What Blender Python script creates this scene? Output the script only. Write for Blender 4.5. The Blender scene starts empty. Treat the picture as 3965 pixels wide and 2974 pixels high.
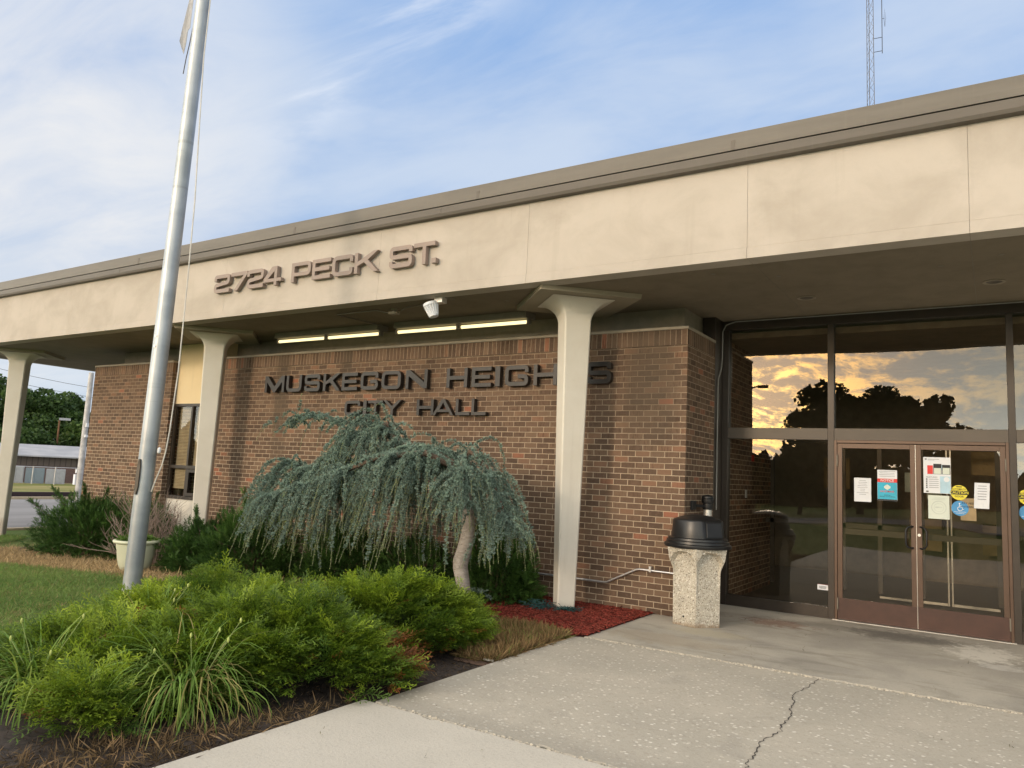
import bpy, bmesh, math, random
import numpy as np
from mathutils import Vector, Matrix
PI = math.pi
R = math.radians
C = bpy.context.scene.collection
scene = bpy.context.scene

# ------------------------------------------------------------------ camera
cam_data = bpy.data.cameras.new("camera")
cam = bpy.data.objects.new("camera", cam_data)
C.objects.link(cam)
right = Vector((0.8423, 0.5369, 0.0472))
fwd = Vector((-0.5386, 0.8343, 0.1176)).normalized()
right = (right - fwd * right.dot(fwd)).normalized()
up = right.cross(fwd)
m = Matrix((right, up, -fwd)).transposed().to_4x4()
m.translation = Vector((0, 0, 1.6))
cam.matrix_world = m
cam_data.sensor_width = 36
cam_data.lens = 26.41
cam_data.clip_start = 0.05
cam_data.clip_end = 3000
scene.camera = cam

# ------------------------------------------------------------------ light
SUN_EL, SUN_AZ = R(14.5), R(14.5)          # low sun behind the camera, slightly to the left
sun_dir = Vector((-math.sin(SUN_AZ) * math.cos(SUN_EL), -math.cos(SUN_AZ) * math.cos(SUN_EL), math.sin(SUN_EL)))
sd = bpy.data.lights.new("sun", 'SUN')
sd.energy = 1.1
sd.angle = R(8)
sd.color = (1.0, 0.84, 0.66)
sun = bpy.data.objects.new("sun", sd)
sun.rotation_euler = (-sun_dir).to_track_quat('-Z', 'Y').to_euler()
sun.location = (0, 0, 30)
C.objects.link(sun)

scene.view_settings.view_transform = 'Standard'
scene.view_settings.look = 'None'
scene.view_settings.exposure = 0.30
scene.view_settings.gamma = 1.0
scene.render.engine = 'CYCLES'
scene.cycles.max_bounces = 8
scene.cycles.transparent_max_bounces = 12
scene.cycles.use_denoising = True

class NT:
    """small helper around a node tree"""
    def __init__(s, tree):
        s.t = tree; s.t.nodes.clear()
    def n(s, typ, **kw):
        nd = s.t.nodes.new(typ)
        for k, v in kw.items():
            if k[0] == 'i' and k[1:].isdigit():
                s.set(nd.inputs[int(k[1:])], v)
            else:
                setattr(nd, k, v)
        return nd
    def set(s, sock, v):
        if isinstance(v, bpy.types.NodeSocket): s.t.links.new(v, sock)
        elif isinstance(v, bpy.types.Node): s.t.links.new(v.outputs[0], sock)
        else:
            if isinstance(v, (tuple, list)) and len(v) == 3 and sock.type == 'RGBA': v = (*v, 1)
            sock.default_value = v
    def math(s, op, a, b=0.0, c=0.0, clamp=False):
        nd = s.t.nodes.new('ShaderNodeMath'); nd.operation = op; nd.use_clamp = clamp
        s.set(nd.inputs[0], a); s.set(nd.inputs[1], b)
        s.set(nd.inputs[2], c)
        return nd.outputs[0]
    def vmath(s, op, a, b=(0, 0, 0)):
        nd = s.t.nodes.new('ShaderNodeVectorMath'); nd.operation = op
        s.set(nd.inputs[0], a)
        if op == 'SCALE': s.set(nd.inputs[3], b)
        else: s.set(nd.inputs[1], b)
        return nd.outputs[1] if op in ('DOT_PRODUCT', 'LENGTH', 'DISTANCE') else nd.outputs[0]
    def mix(s, f, a, b, mode='MIX'):
        nd = s.t.nodes.new('ShaderNodeMix'); nd.data_type = 'RGBA'; nd.blend_type = mode
        s.set(nd.inputs[0], f); s.set(nd.inputs[6], a); s.set(nd.inputs[7], b)
        return nd.outputs[2]
    def ramp(s, f, stops, interp='LINEAR'):
        nd = s.t.nodes.new('ShaderNodeValToRGB'); cr = nd.color_ramp; cr.interpolation = interp
        while len(cr.elements) > 1: cr.elements.remove(cr.elements[-1])
        for k, (p, c) in enumerate(stops):
            e = cr.elements[0] if k == 0 else cr.elements.new(p)
            e.position = p
            e.color = (c, c, c, 1) if isinstance(c, (int, float)) else (*c, 1)
        s.set(nd.inputs[0], f)
        return nd.outputs[0]
    def noise(s, vec, scale, detail=3, rough=0.5, dist=0.0):
        nd = s.t.nodes.new('ShaderNodeTexNoise')
        if vec is not None: s.set(nd.inputs['Vector'], vec)
        nd.inputs['Scale'].default_value = scale; nd.inputs['Detail'].default_value = detail
        nd.inputs['Roughness'].default_value = rough; nd.inputs['Distortion'].default_value = dist
        return nd.outputs[0]
    def mapping(s, vec, loc=(0, 0, 0), rot=(0, 0, 0), scale=(1, 1, 1)):
        nd = s.t.nodes.new('ShaderNodeMapping'); s.set(nd.inputs[0], vec)
        nd.inputs[1].default_value = loc; nd.inputs[2].default_value = rot; nd.inputs[3].default_value = scale
        return nd.outputs[0]
    def smooth(s, v, a, b):
        nd = s.t.nodes.new('ShaderNodeMapRange'); nd.interpolation_type = 'SMOOTHSTEP'
        s.set(nd.inputs[0], v); s.set(nd.inputs[1], a); s.set(nd.inputs[2], b)
        return nd.outputs[0]

# ------------------------------------------------------------------ world: Nishita sky with drifting cloud layers
world = bpy.data.worlds.new("World")
scene.world = world
world.use_nodes = True
w = NT(world.node_tree)
dirv = w.vmath('NORMALIZE', w.n('ShaderNodeTexCoord').outputs['Generated'])
sky = w.n('ShaderNodeTexSky')
sky.sky_type = 'NISHITA'
sky.sun_disc = False
sky.sun_elevation = SUN_EL
sky.sun_rotation = PI + SUN_AZ
sky.altitude = 200
sky.air_density = 1.0
sky.dust_density = 1.2
sky.ozone_density = 2.0
sep = w.n('ShaderNodeSeparateXYZ', i0=dirv)
dz = w.math('MAXIMUM', sep.outputs[2], 0.0)
# cloud plane coordinates: direction projected on a high flat layer
inv = w.math('DIVIDE', 1.0, w.math('ADD', dz, 0.14))
plane = w.vmath('SCALE', dirv, inv)
glow_dir = (-math.sin(SUN_AZ) * math.cos(R(6)), -math.cos(SUN_AZ) * math.cos(R(6)), math.sin(R(6)))
prox = w.vmath('DOT_PRODUCT', dirv, glow_dir)             # 1 at the heart of the sunset clouds
proxp = w.math('MAXIMUM', prox, 0.0)
n1 = w.noise(w.mapping(plane, rot=(0, 0, R(20)), scale=(0.8, 1.3, 1)), 0.9, 7, 0.52, 0.25)
n2 = w.noise(w.mapping(plane, loc=(3, 7, 0), rot=(0, 0, R(-40)), scale=(0.7, 1.7, 1)), 2.3, 8, 0.6, 0.5)
n3 = w.noise(w.mapping(plane, loc=(5.1, 9, 0)), 0.55, 2, 0.5, 0.2)
wisps = w.math('ADD', w.math('MULTIPLY', n1, 0.62), w.math('MULTIPLY', n2, 0.38))
cloud = w.smooth(w.math('ADD', wisps, w.math('MULTIPLY', w.math('SUBTRACT', n3, 0.5), 0.8)), 0.36, 0.70)
horizon_haze = w.math('POWER', w.math('SUBTRACT', 1.0, dz), 2.5)
blue = w.mix(horizon_haze, (0.160, 0.345, 0.70), (0.50, 0.585, 0.67))
base = w.mix(0.88, w.vmath('SCALE', sky, 0.10), blue)
away = w.mix(w.math('ADD', 0.03, w.math('MULTIPLY', cloud, 0.62)), base, (0.60, 0.655, 0.73))
# creamy light on the left, where the clouds catch the low sun
left = w.smooth(w.vmath('DOT_PRODUCT', dirv, (-0.88, 0.33, 0.345)), 0.935, 0.998)
away = w.mix(w.math('MULTIPLY', left, w.math('ADD', 0.05, w.math('MULTIPLY', n2, 0.85))), away, (0.80, 0.77, 0.73))
# one brighter feathery streak of cirrus high up
wd_ = w.math('ABSOLUTE', w.math('ADD', w.vmath('DOT_PRODUCT', dirv, (0.316, 0.548, -0.775)), w.math('ADD', 0.225, w.math('MULTIPLY', w.math('SUBTRACT', n2, 0.5), 0.16))))
we = w.smooth(w.vmath('DOT_PRODUCT', dirv, (-0.59, 0.62, 0.515)), 0.972, 0.996)
wisp = w.math('MULTIPLY', w.math('MULTIPLY', w.smooth(wd_, 0.045, 0.0), we), w.smooth(n2, 0.38, 0.62))
away = w.mix(w.math('MULTIPLY', wisp, 0.5), away, (0.80, 0.82, 0.86))
# sunset side
st1 = w.noise(w.mapping(plane, loc=(1, 4, 0), rot=(0, 0, R(14)), scale=(1.0, 1.0, 1)), 2.6, 10, 0.70, 0.1)
st2 = w.noise(w.mapping(plane, loc=(8, 1, 0), rot=(0, 0, R(-10)), scale=(1.6, 0.8, 1)), 7.5, 8, 0.68, 0.1)
streak = w.smooth(w.math('ADD', w.math('MULTIPLY', st1, 0.6), w.math('MULTIPLY', st2, 0.4)), 0.455, 0.575)
core = w.math('POWER', proxp, 900.0)
glow = w.math('POWER', proxp, 85.0)
low = w.math('POWER', w.math('SUBTRACT', 1.0, dz), 8.5)
pale = w.mix(low, (1.25, 1.25, 1.20), (5.8, 6.1, 5.6))
gap = w.mix(glow, pale, (5.2, 3.8, 2.7))
lit = w.mix(glow, w.mix(low, (1.7, 1.6, 1.4), (8.2, 7.4, 5.4)), (18.5, 10.2, 3.1))
sun_base = w.mix(streak, gap, lit)
sun_base = w.mix(1.0, sun_base, w.vmath('SCALE', w.mix(streak, (1.5, 0.9, 0.3), (6.0, 5.5, 2.2)), core), 'ADD')
west = w.smooth(prox, -0.10, 0.80)
final = w.mix(west, away, sun_base)
# unseen warm-white cloud sheet, added overhead to warm the light on the ground
over = w.smooth(w.math('SUBTRACT', sep.outputs[2], w.math('MULTIPLY', w.vmath('DOT_PRODUCT', dirv, (-0.54, 0.84, 0.0)), 0.25)), 0.42, 0.85)
final = w.mix(w.math('MULTIPLY', over, 0.85), final, w.mix(n1, (1.5, 1.38, 1.20), (1.05, 1.05, 1.02)))
bg = w.n('ShaderNodeBackground', i0=final, i1=1.0)
w.n('ShaderNodeOutputWorld', i0=bg.outputs[0])

# ================================================================== mesh helpers
class MB:
    def __init__(s): s.v = []; s.f = []
    def add(s, vs, fs):
        o = len(s.v); s.v += [tuple(p) for p in vs]; s.f += [tuple(i + o for i in f) for f in fs]; return s
    def box(s, x0, x1, y0, y1, z0, z1):
        return s.add([(x0,y0,z0),(x1,y0,z0),(x1,y1,z0),(x0,y1,z0),(x0,y0,z1),(x1,y0,z1),(x1,y1,z1),(x0,y1,z1)],
                     [(0,3,2,1),(4,5,6,7),(0,1,5,4),(1,2,6,5),(2,3,7,6),(3,0,4,7)])
    def loft(s, rings, cap=True, close=True):
        n = len(rings[0]); vs = [p for r in rings for p in r]; fs = []
        for k in range(len(rings) - 1):
            for i in range(n if close else n - 1):
                j = (i + 1) % n
                fs.append((k*n+i, k*n+j, (k+1)*n+j, (k+1)*n+i))
        if cap: fs.append(tuple(reversed(range(n)))); fs.append(tuple((len(rings)-1)*n+i for i in range(n)))
        return s.add(vs, fs)
    def lathe(s, prof, cx, cy, n=32, cap=True):
        return s.loft([[(cx+r*math.cos(2*PI*i/n), cy+r*math.sin(2*PI*i/n), z) for i in range(n)] for r, z in prof], cap)
    def tube(s, pts, r, n=8, cap=True):
        pts = [Vector(p) for p in pts]; rings = []; prev = None
        for i, p in enumerate(pts):
            t = (pts[min(i+1, len(pts)-1)] - pts[max(i-1, 0)]).normalized()
            if prev is None:
                a = t.orthogonal().normalized()
            else:
                a = (prev - t * prev.dot(t)).normalized()
            prev = a; b = t.cross(a)
            rr = r[i] if isinstance(r, (list, tuple)) else r
            rings.append([tuple(p + (a*math.cos(2*PI*k/n) + b*math.sin(2*PI*k/n))*rr) for k in range(n)])
        return s.loft(rings, cap)
    def build(s, name, mat, parent=None, smooth=False, bevel=0.0):
        me = bpy.data.meshes.new(name); me.from_pydata(s.v, [], s.f)
        bm = bmesh.new(); bm.from_mesh(me); bmesh.ops.recalc_face_normals(bm, faces=bm.faces); bm.to_mesh(me); bm.free()
        o = bpy.data.objects.new(name, me); C.objects.link(o)
        if mat: me.materials.append(mat)
        if parent is not None:
            o.parent = parent; o.matrix_parent_inverse = Matrix.Translation(-parent.location)
        if smooth:
            me.shade_smooth(); me.set_sharp_from_angle(angle=R(38))
        if bevel:
            b = o.modifiers.new("bevel", 'BEVEL'); b.width = bevel; b.segments = 2; b.limit_method = 'ANGLE'; b.angle_limit = R(40)
        return o

def tag(o, label=None, cat=None, group=None, kind=None):
    if label: o["label"] = label
    if cat: o["category"] = cat
    if group: o["group"] = group
    if kind: o["kind"] = kind
    return o
def thing(name, label, cat, loc=(0, 0, 0), group=None):
    o = bpy.data.objects.new(name, None); o.location = loc; o.empty_display_size = 0.2
    C.objects.link(o)
    return tag(o, label, cat, group)
def struct(o): o["kind"] = "structure"; return o
def setlabel(o, l): o["label"] = l; return o

def mat(name):
    m = bpy.data.materials.new(name); m.use_nodes = True
    return m, NT(m.node_tree)
def finish(t, bsdf): t.n('ShaderNodeOutputMaterial', i0=bsdf.outputs[0])
def pbsdf(t, col, rough=0.6, metal=0.0, spec=0.5, normal=None, **kw):
    b = t.n('ShaderNodeBsdfPrincipled')
    t.set(b.inputs['Base Color'], col); t.set(b.inputs['Roughness'], rough); t.set(b.inputs['Metallic'], metal)
    t.set(b.inputs['Specular IOR Level'], spec)
    if normal is not None: t.set(b.inputs['Normal'], normal)
    for k, v in kw.items(): t.set(b.inputs[k.replace('_', ' ')], v)
    return b
def bump(t, h, strength=0.3, dist=0.01):
    nd = t.n('ShaderNodeBump'); nd.inputs['Strength'].default_value = strength; nd.inputs['Distance'].default_value = dist
    t.set(nd.inputs['Height'], h); return nd.outputs[0]
def simple(name, col, rough=0.6, metal=0.0, var=0.12, scale=6.0, bmp=0.0, bscale=60, spec=0.5, stretch=(1,1,1)):
    """plain material with some mottling and fine grain"""
    m, t = mat(name)
    pos = t.n('ShaderNodeNewGeometry').outputs['Position']
    n = t.noise(t.mapping(pos, scale=stretch), scale, 5, 0.6)
    lo = tuple(c * (1 - var) for c in col); hi = tuple(min(1, c * (1 + var)) for c in col)
    c = t.mix(t.smooth(n, 0.3, 0.7), lo, hi)
    nm = bump(t, t.noise(pos, bscale, 4, 0.6), bmp, 0.004) if bmp else None
    rr = t.math('ADD', rough - 0.06, t.math('MULTIPLY', n, 0.12))
    finish(t, pbsdf(t, c, rr, metal, spec, nm)); return m

# ---- brick (running bond, 203 x 68 mm module) worked out from the world position
def brick_mat(name, soldier=False, dark=1.0):
    m, t = mat(name)
    pos = t.n('ShaderNodeNewGeometry').outputs['Position']
    s = t.n('ShaderNodeSeparateXYZ', i0=pos)
    u0 = t.math('ADD', s.outputs[0], s.outputs[1]); z0 = s.outputs[2]
    wob = t.noise(pos, 9, 2)
    z0 = t.math('ADD', z0, t.math('MULTIPLY', t.math('SUBTRACT', wob, 0.5), 0.006))
    u0 = t.math('ADD', u0, t.math('MULTIPLY', t.math('SUBTRACT', t.noise(pos, 7, 2), 0.5), 0.008))
    pl, ph, joint = (0.0722, 0.2, 0.010) if soldier else (0.192, 0.0722, 0.0100)
    zz = t.math('DIVIDE', t.math('SUBTRACT', z0, 3.265) if soldier else z0, ph)
    row = t.math('FLOOR', zz)
    off = 0.0 if soldier else t.math('MULTIPLY', t.math('FLOORED_MODULO', row, 2.0), 0.5)
    uu = t.math('ADD', t.math('DIVIDE', u0, pl), off)
    col = t.math('FLOOR', uu)
    fu = t.math('MULTIPLY', t.math('SUBTRACT', 0.5, t.math('ABSOLUTE', t.math('SUBTRACT', t.math('FRACT', uu), 0.5))), pl)
    fz = t.math('MULTIPLY', t.math('SUBTRACT', 0.5, t.math('ABSOLUTE', t.math('SUBTRACT', t.math('FRACT', zz), 0.5))), ph)
    edge = t.math('ADD', t.math('MINIMUM', fu, fz), t.math('MULTIPLY', t.math('SUBTRACT', t.noise(pos, 70, 3), 0.5), 0.0045))
    brick = t.smooth(edge, joint * 0.30, joint * 0.62)
    idv = t.n('ShaderNodeCombineXYZ', i0=col, i1=row)
    wn = t.n('ShaderNodeTexWhiteNoise', noise_dimensions='3D', i0=idv)
    wn2 = t.n('ShaderNodeTexWhiteNoise', noise_dimensions='3D', i0=t.vmath('ADD', idv, (31.7, 12.1, 4.0)))
    tone = t.ramp(wn.outputs[0], [(0.0, (0.088, 0.060, 0.045)), (0.3, (0.112, 0.076, 0.056)), (0.6, (0.138, 0.092, 0.066)),
                                  (0.86, (0.165, 0.115, 0.082)), (0.975, (0.20, 0.118, 0.080)), (0.992, (0.26, 0.115, 0.075))])
    # drag marks of the wire-cut face: short dark vertical streaks, stronger on some bricks
    drag = t.noise(t.mapping(pos, scale=(1, 1, 0.16)), 62, 3, 0.6)
    amt = t.math('MULTIPLY', t.smooth(wn2.outputs[0], 0.25, 0.8), t.smooth(drag, 0.50, 0.64))
    upper = t.math('ADD', 0.25, t.math('MULTIPLY', t.smooth(t.math('ADD', z0, t.math('MULTIPLY', t.noise(pos, 0.9, 2), 0.8)), 1.3, 2.8), 0.45))
    tone = t.mix(t.math('MULTIPLY', amt, upper), tone, (0.065, 0.034, 0.022))
    tone = t.mix(t.math('MULTIPLY', t.smooth(t.noise(pos, 22, 4, 0.65), 0.45, 0.75), 0.22), tone, (0.27, 0.19, 0.14))
    mort = t.mix(t.smooth(t.noise(pos, 14, 4), 0.3, 0.7), (0.38, 0.315, 0.24), (0.50, 0.42, 0.33))
    mort = t.mix(t.smooth(z0, 1.6, 2.9), mort, t.mix(0.55, mort, (0.20, 0.14, 0.10)))       # joints darker high on the wall
    c = t.mix(brick, mort, tone)
    # run-off stains with a shape of their own, the right-hand one deepened to paint in shade
    def stain_shade(cx, wd, zlo, zhi):
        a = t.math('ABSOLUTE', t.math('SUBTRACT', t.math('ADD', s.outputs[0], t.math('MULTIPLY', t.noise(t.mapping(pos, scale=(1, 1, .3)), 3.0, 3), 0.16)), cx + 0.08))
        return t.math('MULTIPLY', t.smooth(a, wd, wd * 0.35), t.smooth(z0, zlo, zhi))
    st = t.math('MAXIMUM', stain_shade(-10.42, 0.26, 0.8, 2.4), stain_shade(-3.62, 0.50, 1.5, 2.7))
    st = t.math('MAXIMUM', st, stain_shade(-8.9, 0.18, 2.5, 3.4))
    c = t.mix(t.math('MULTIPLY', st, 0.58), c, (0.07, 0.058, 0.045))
    c = t.mix(1.0, c, (dark*1.05, dark, dark*0.93), 'MULTIPLY')
    h = t.math('ADD', t.math('MULTIPLY', brick, 1.0), t.math('MULTIPLY', drag, 0.25))
    finish(t, pbsdf(t, c, 0.88, 0, 0.25, bump(t, h, 0.8, 0.007)))
    return m
M = {}
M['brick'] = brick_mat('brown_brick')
M['soldier'] = brick_mat('soldier_brick', True)
M['brick_plain'] = simple('red_brown_brick_far', (0.10, 0.045, 0.035), 0.9)

# ---- painted concrete of the fascia and columns
def stucco(name, col, stainy=0.3, sc=1.0):
    m, t = mat(name)
    pos = t.n('ShaderNodeNewGeometry').outputs['Position']
    big = t.noise(t.mapping(pos, scale=(1, 1, 1.3)), 1.3 * sc, 6, 0.62, 0.4)
    fine = t.noise(pos, 26, 4, 0.6)
    c = t.mix(t.smooth(big, 0.35, 0.72), col, tuple(k * (1 - 0.30 * stainy) for k in (col[0], col[1]*0.99, col[2]*0.97)))
    c = t.mix(t.math('MULTIPLY', t.smooth(fine, 0.5, 0.8), 0.10), c, tuple(k * 0.72 for k in col))
    blot = t.smooth(t.noise(t.mapping(pos, loc=(5, 1, 2)), 3.1, 6, 0.7, 0.6), 0.62, 0.78)
    c = t.mix(t.math('MULTIPLY', blot, 0.35 * stainy), c, (0.36, 0.30, 0.22))
    zs = t.n('ShaderNodeSeparateXYZ', i0=pos).outputs[2]
    drip = t.smooth(t.noise(t.mapping(pos, scale=(1, 1, 0.07)), 5.5, 5, 0.65), 0.56, 0.74)
    c = t.mix(t.math('MULTIPLY', drip, 0.16), c, (0.28, 0.24, 0.19))
    splash = t.smooth(t.math('ADD', zs, t.math('MULTIPLY', t.noise(pos, 11, 4, .7), 0.22)), 0.26, 0.06)
    c = t.mix(t.math('MULTIPLY', splash, 0.45), c, (0.20, 0.12, 0.085))
    finish(t, pbsdf(t, c, 0.85, 0, 0.25, bump(t, t.noise(pos, 90, 5, 0.7), 0.25, 0.004))); return m
M['fascia'] = stucco('painted_concrete_fascia', (0.470, 0.420, 0.368), 0.55)
M['column'] = stucco('painted_concrete_column', (0.640, 0.605, 0.535), 0.25)
M['yellow_panel'] = stucco('cream_yellow_panel', (0.74, 0.60, 0.38), 0.15)
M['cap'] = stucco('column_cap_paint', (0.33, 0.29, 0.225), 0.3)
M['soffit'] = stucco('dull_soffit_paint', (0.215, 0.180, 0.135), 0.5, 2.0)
M['bulkhead'] = simple('bulkhead_paint', (0.21, 0.185, 0.145), 0.8, var=0.1)
M['trim'] = simple('cream_trim', (0.30, 0.26, 0.20), 0.6)
def metal_band(name, col):
    m, t = mat(name)
    pos = t.n('ShaderNodeNewGeometry').outputs['Position']
    n = t.noise(t.mapping(pos, scale=(0.25, 1, 2)), 3, 5, 0.6)
    s_ = t.noise(t.mapping(pos, scale=(5, 1, 0.35)), 5, 4, 0.6)
    c = t.mix(t.smooth(n, 0.3, 0.7), tuple(k*0.9 for k in col), tuple(k*1.1 for k in col))
    c = t.mix(t.math('MULTIPLY', t.smooth(s_, 0.55, 0.8), 0.18), c, tuple(k*1.5 for k in col))
    finish(t, pbsdf(t, c, 0.55, 0.0, 0.4)); return m
M['coping'] = metal_band('bronze_grey_coping', (0.135, 0.120, 0.101))
M['coping_dark'] = metal_band('bronze_grey_gravel_stop', (0.108, 0.093, 0.078))
M['coping_line'] = simple('dark_reglet_and_shadow', (0.02, 0.017, 0.015), 0.8)
M['letter_tan'] = simple('mauve_brown_letter', (0.255, 0.195, 0.165), 0.55, var=0.06)
M['letter_dark'] = simple('weathered_bronze_letter', (0.022, 0.018, 0.016), 0.45, var=0.5, scale=14, spec=0.5)
M['bronze'] = simple('dark_bronze_aluminium', (0.040, 0.031, 0.024), 0.42, 0.3, var=0.12, spec=0.5)
M['frame_grey'] = simple('grey_bronze_transom', (0.085, 0.070, 0.056), 0.5, 0.2, var=0.2, scale=3, stretch=(.3,1,1))
M['door'] = simple('brown_door_frame', (0.092, 0.054, 0.035), 0.40, 0.25, var=0.10, scale=4)
M['door_low'] = simple('dark_red_brown_kick_rail', (0.060, 0.026, 0.018), 0.45, 0.1, var=0.15)
M['black'] = simple('black_metal', (0.010, 0.010, 0.011), 0.5)
M['alu'] = simple('bright_aluminium', (0.62, 0.60, 0.56), 0.35, 0.6)
M['conduit'] = simple('galvanised_conduit', (0.55, 0.56, 0.58), 0.33, 0.85)
M['conduit_paint'] = simple('painted_conduit', (0.16, 0.14, 0.11), 0.6)
M['white_plastic'] = simple('white_plastic', (0.72, 0.74, 0.78), 0.4, var=0.04)
M['paper'] = simple('white_paper', (0.70, 0.72, 0.76), 0.8, var=0.03)
M['paper2'] = simple('cream_paper', (0.62, 0.67, 0.60), 0.8, var=0.03)
M['ink'] = simple('grey_print', (0.30, 0.31, 0.35), 0.8)
M['ink_dark'] = simple('black_print', (0.012, 0.012, 0.014), 0.6)
M['red'] = simple('red_print', (0.62, 0.035, 0.03), 0.6)
M['cyan'] = simple('cyan_print', (0.03, 0.38, 0.55), 0.6)
M['blue'] = simple('blue_sticker', (0.04, 0.24, 0.50), 0.5)
M['yellow'] = simple('yellow_sticker', (0.72, 0.62, 0.03), 0.5)
M['paleblue'] = simple('pale_blue_print', (0.40, 0.58, 0.70), 0.6)
M['brownpaper'] = simple('brown_paper', (0.30, 0.22, 0.12), 0.8)
M['rubber'] = simple('black_plastic_lid', (0.012, 0.012, 0.013), 0.36, var=0.25, scale=9)

def glass(name, refl, tint, k=0.12):
    m, t = mat(name)
    pos = t.n('ShaderNodeNewGeometry').outputs['Position']
    wav = bump(t, t.noise(t.mapping(pos, scale=(0.8, 1, 1.1)), 1.1, 1, 0.4), 0.014, 0.3)
    g = t.n('ShaderNodeBsdfGlossy'); g.inputs['Roughness'].default_value = 0.0
    t.set(g.inputs['Color'], refl); t.set(g.inputs['Normal'], wav)
    tr = t.n('ShaderNodeBsdfTransparent'); t.set(tr.inputs[0], tint)
    fr = t.n('ShaderNodeFresnel'); fr.inputs[0].default_value = 1.5
    f = t.math('ADD', k, t.math('MULTIPLY', fr, 1.15), clamp=True)
    mx = t.n('ShaderNodeMixShader', i0=f, i1=tr.outputs[0], i2=g.outputs[0])
    finish(t, mx); return m
M['glass'] = glass('tinted_storefront_glass', (0.98, 0.95, 0.90), (0.70, 0.67, 0.60), 0.032)
M['win_glass'] = glass('office_window_glass', (0.7, 0.7, 0.7), (0.92, 0.90, 0.85), -0.02)

# ================================================================== terrain
def sstep(a, b, x):
    t = min(1.0, max(0.0, (x - a) / (b - a))); return t * t * (3 - 2 * t)
def gh(x, y):
    h = -0.32 * sstep(-5.0, -18.5, x) if x < -5 else 0.0
    if y < 1.0 and x < -5: pass
    if x < -34: h -= 0.58 * sstep(-34, -60, x)
    if y < -4: h -= 0.10 * sstep(-4, -9, y)
    return h
def sheet(name, pts_fn, xs, ys, m, lift=0.0, smooth=True):
    vs = [(x, y, gh(x, y) + lift) for y in ys for x in xs]; n = len(xs)
    fs = [(j*n+i, j*n+i+1, (j+1)*n+i+1, (j+1)*n+i) for j in range(len(ys)-1) for i in range(n-1)]
    b = MB(); b.add(vs, fs); return b.build(name, m, smooth=smooth)
def poly_sheet(name, poly, m, step=0.25, lift=0.004, edge_fn=None):
    """triangulated grid clipped to a polygon, draped on the ground"""
    bm = bmesh.new()
    f = bm.faces.new([bm.verts.new((x, y, 0)) for x, y in poly])
    xs = [p[0] for p in poly]; ys = [p[1] for p in poly]
    x = math.floor(min(xs)/step)*step + step
    while x < max(xs):
        bmesh.ops.bisect_plane(bm, geom=bm.verts[:]+bm.edges[:]+bm.faces[:], plane_co=(x, 0, 0), plane_no=(1, 0, 0)); x += step
    y = math.floor(min(ys)/step)*step + step
    while y < max(ys):
        bmesh.ops.bisect_plane(bm, geom=bm.verts[:]+bm.edges[:]+bm.faces[:], plane_co=(0, y, 0), plane_no=(0, 1, 0)); y += step
    for v in bm.verts: v.co.z = gh(v.co.x, v.co.y) + lift + (edge_fn(v.co.x, v.co.y) if edge_fn else 0)
    bmesh.ops.recalc_face_normals(bm, faces=bm.faces)
    for f in bm.faces:
        if f.normal.z < 0: f.normal_flip()
    me = bpy.data.meshes.new(name); bm.to_mesh(me); bm.free()
    o = bpy.data.objects.new(name, me); C.objects.link(o); me.materials.append(m); me.shade_smooth()
    return struct(o)

def ground_mat():
    m, t = mat('lawn_soil')
    pos = t.n('ShaderNodeNewGeometry').outputs['Position']
    a = t.noise(pos, 0.5, 5, 0.6); b = t.noise(pos, 30, 4, 0.7)
    c = t.mix(t.smooth(a, 0.35, 0.65), (0.09, 0.15, 0.038), (0.13, 0.175, 0.052))
    c = t.mix(t.math('MULTIPLY', t.smooth(b, 0.45, 0.75), 0.6), c, (0.17, 0.145, 0.07))
    sx = t.n('ShaderNodeSeparateXYZ', i0=pos).outputs[0]
    far = t.smooth(sx, -30, -36)
    c = t.mix(far, c, t.mix(t.smooth(t.noise(t.mapping(pos, scale=(.25, .08, 1)), 2.0, 4), 0.42, 0.6), (0.16, 0.175, 0.055), (0.30, 0.26, 0.12)))
    finish(t, pbsdf(t, c, 0.95, 0, 0.1, bump(t, b, 0.6, 0.03))); return m
M['ground'] = ground_mat()
def grid(lo, hi, fine_lo, fine_hi, fs, cs):
    g = []; x = lo
    while x < hi:
        g.append(x); x += fs if fine_lo <= x < fine_hi else cs
    g.append(hi); return g
xs = grid(-400, 200, -70, 6, 0.8, 12); ys = grid(-300, 400, -12, 22, 1.0, 14)
struct(sheet('ground', None, xs, ys, M['ground'], -0.03))

def asphalt_mat(name, col):
    m, t = mat(name)
    pos = t.n('ShaderNodeNewGeometry').outputs['Position']
    a = t.noise(t.mapping(pos, scale=(1, .15, 1)), 0.8, 5, 0.6); b = t.noise(pos, 60, 3, 0.7)
    c = t.mix(t.smooth(a, 0.35, 0.7), col, tuple(k*1.35 for k in col))
    c = t.mix(t.math('MULTIPLY', t.smooth(b, .5, .7), .3), c, tuple(k*1.7 for k in col))
    finish(t, pbsdf(t, c, 0.85, 0, 0.3, bump(t, b, 0.3, 0.005))); return m
M['asphalt'] = asphalt_mat('worn_asphalt', (0.20, 0.195, 0.20))
M['kerb'] = simple('concrete_kerb', (0.42, 0.34, 0.24), 0.85)
poly_sheet('road', [(-32.0, -40), (-20.3, -40), (-20.3, 60), (-32.0, 60)], M['asphalt'], 1.5, 0.0)
poly_sheet('street', [(-20.3, -30), (60, -30), (60, -21), (-20.3, -21)], M['asphalt'], 3.0, 0.0)
k = MB().box(-32.3, -32.0, -40, 60, -0.6, -0.23).build('kerb', M['kerb']); struct(k)
k = MB().box(-20.3, -20.1, -20, 60, -0.6, -0.30).build('kerb', M['kerb']); struct(k)
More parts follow.
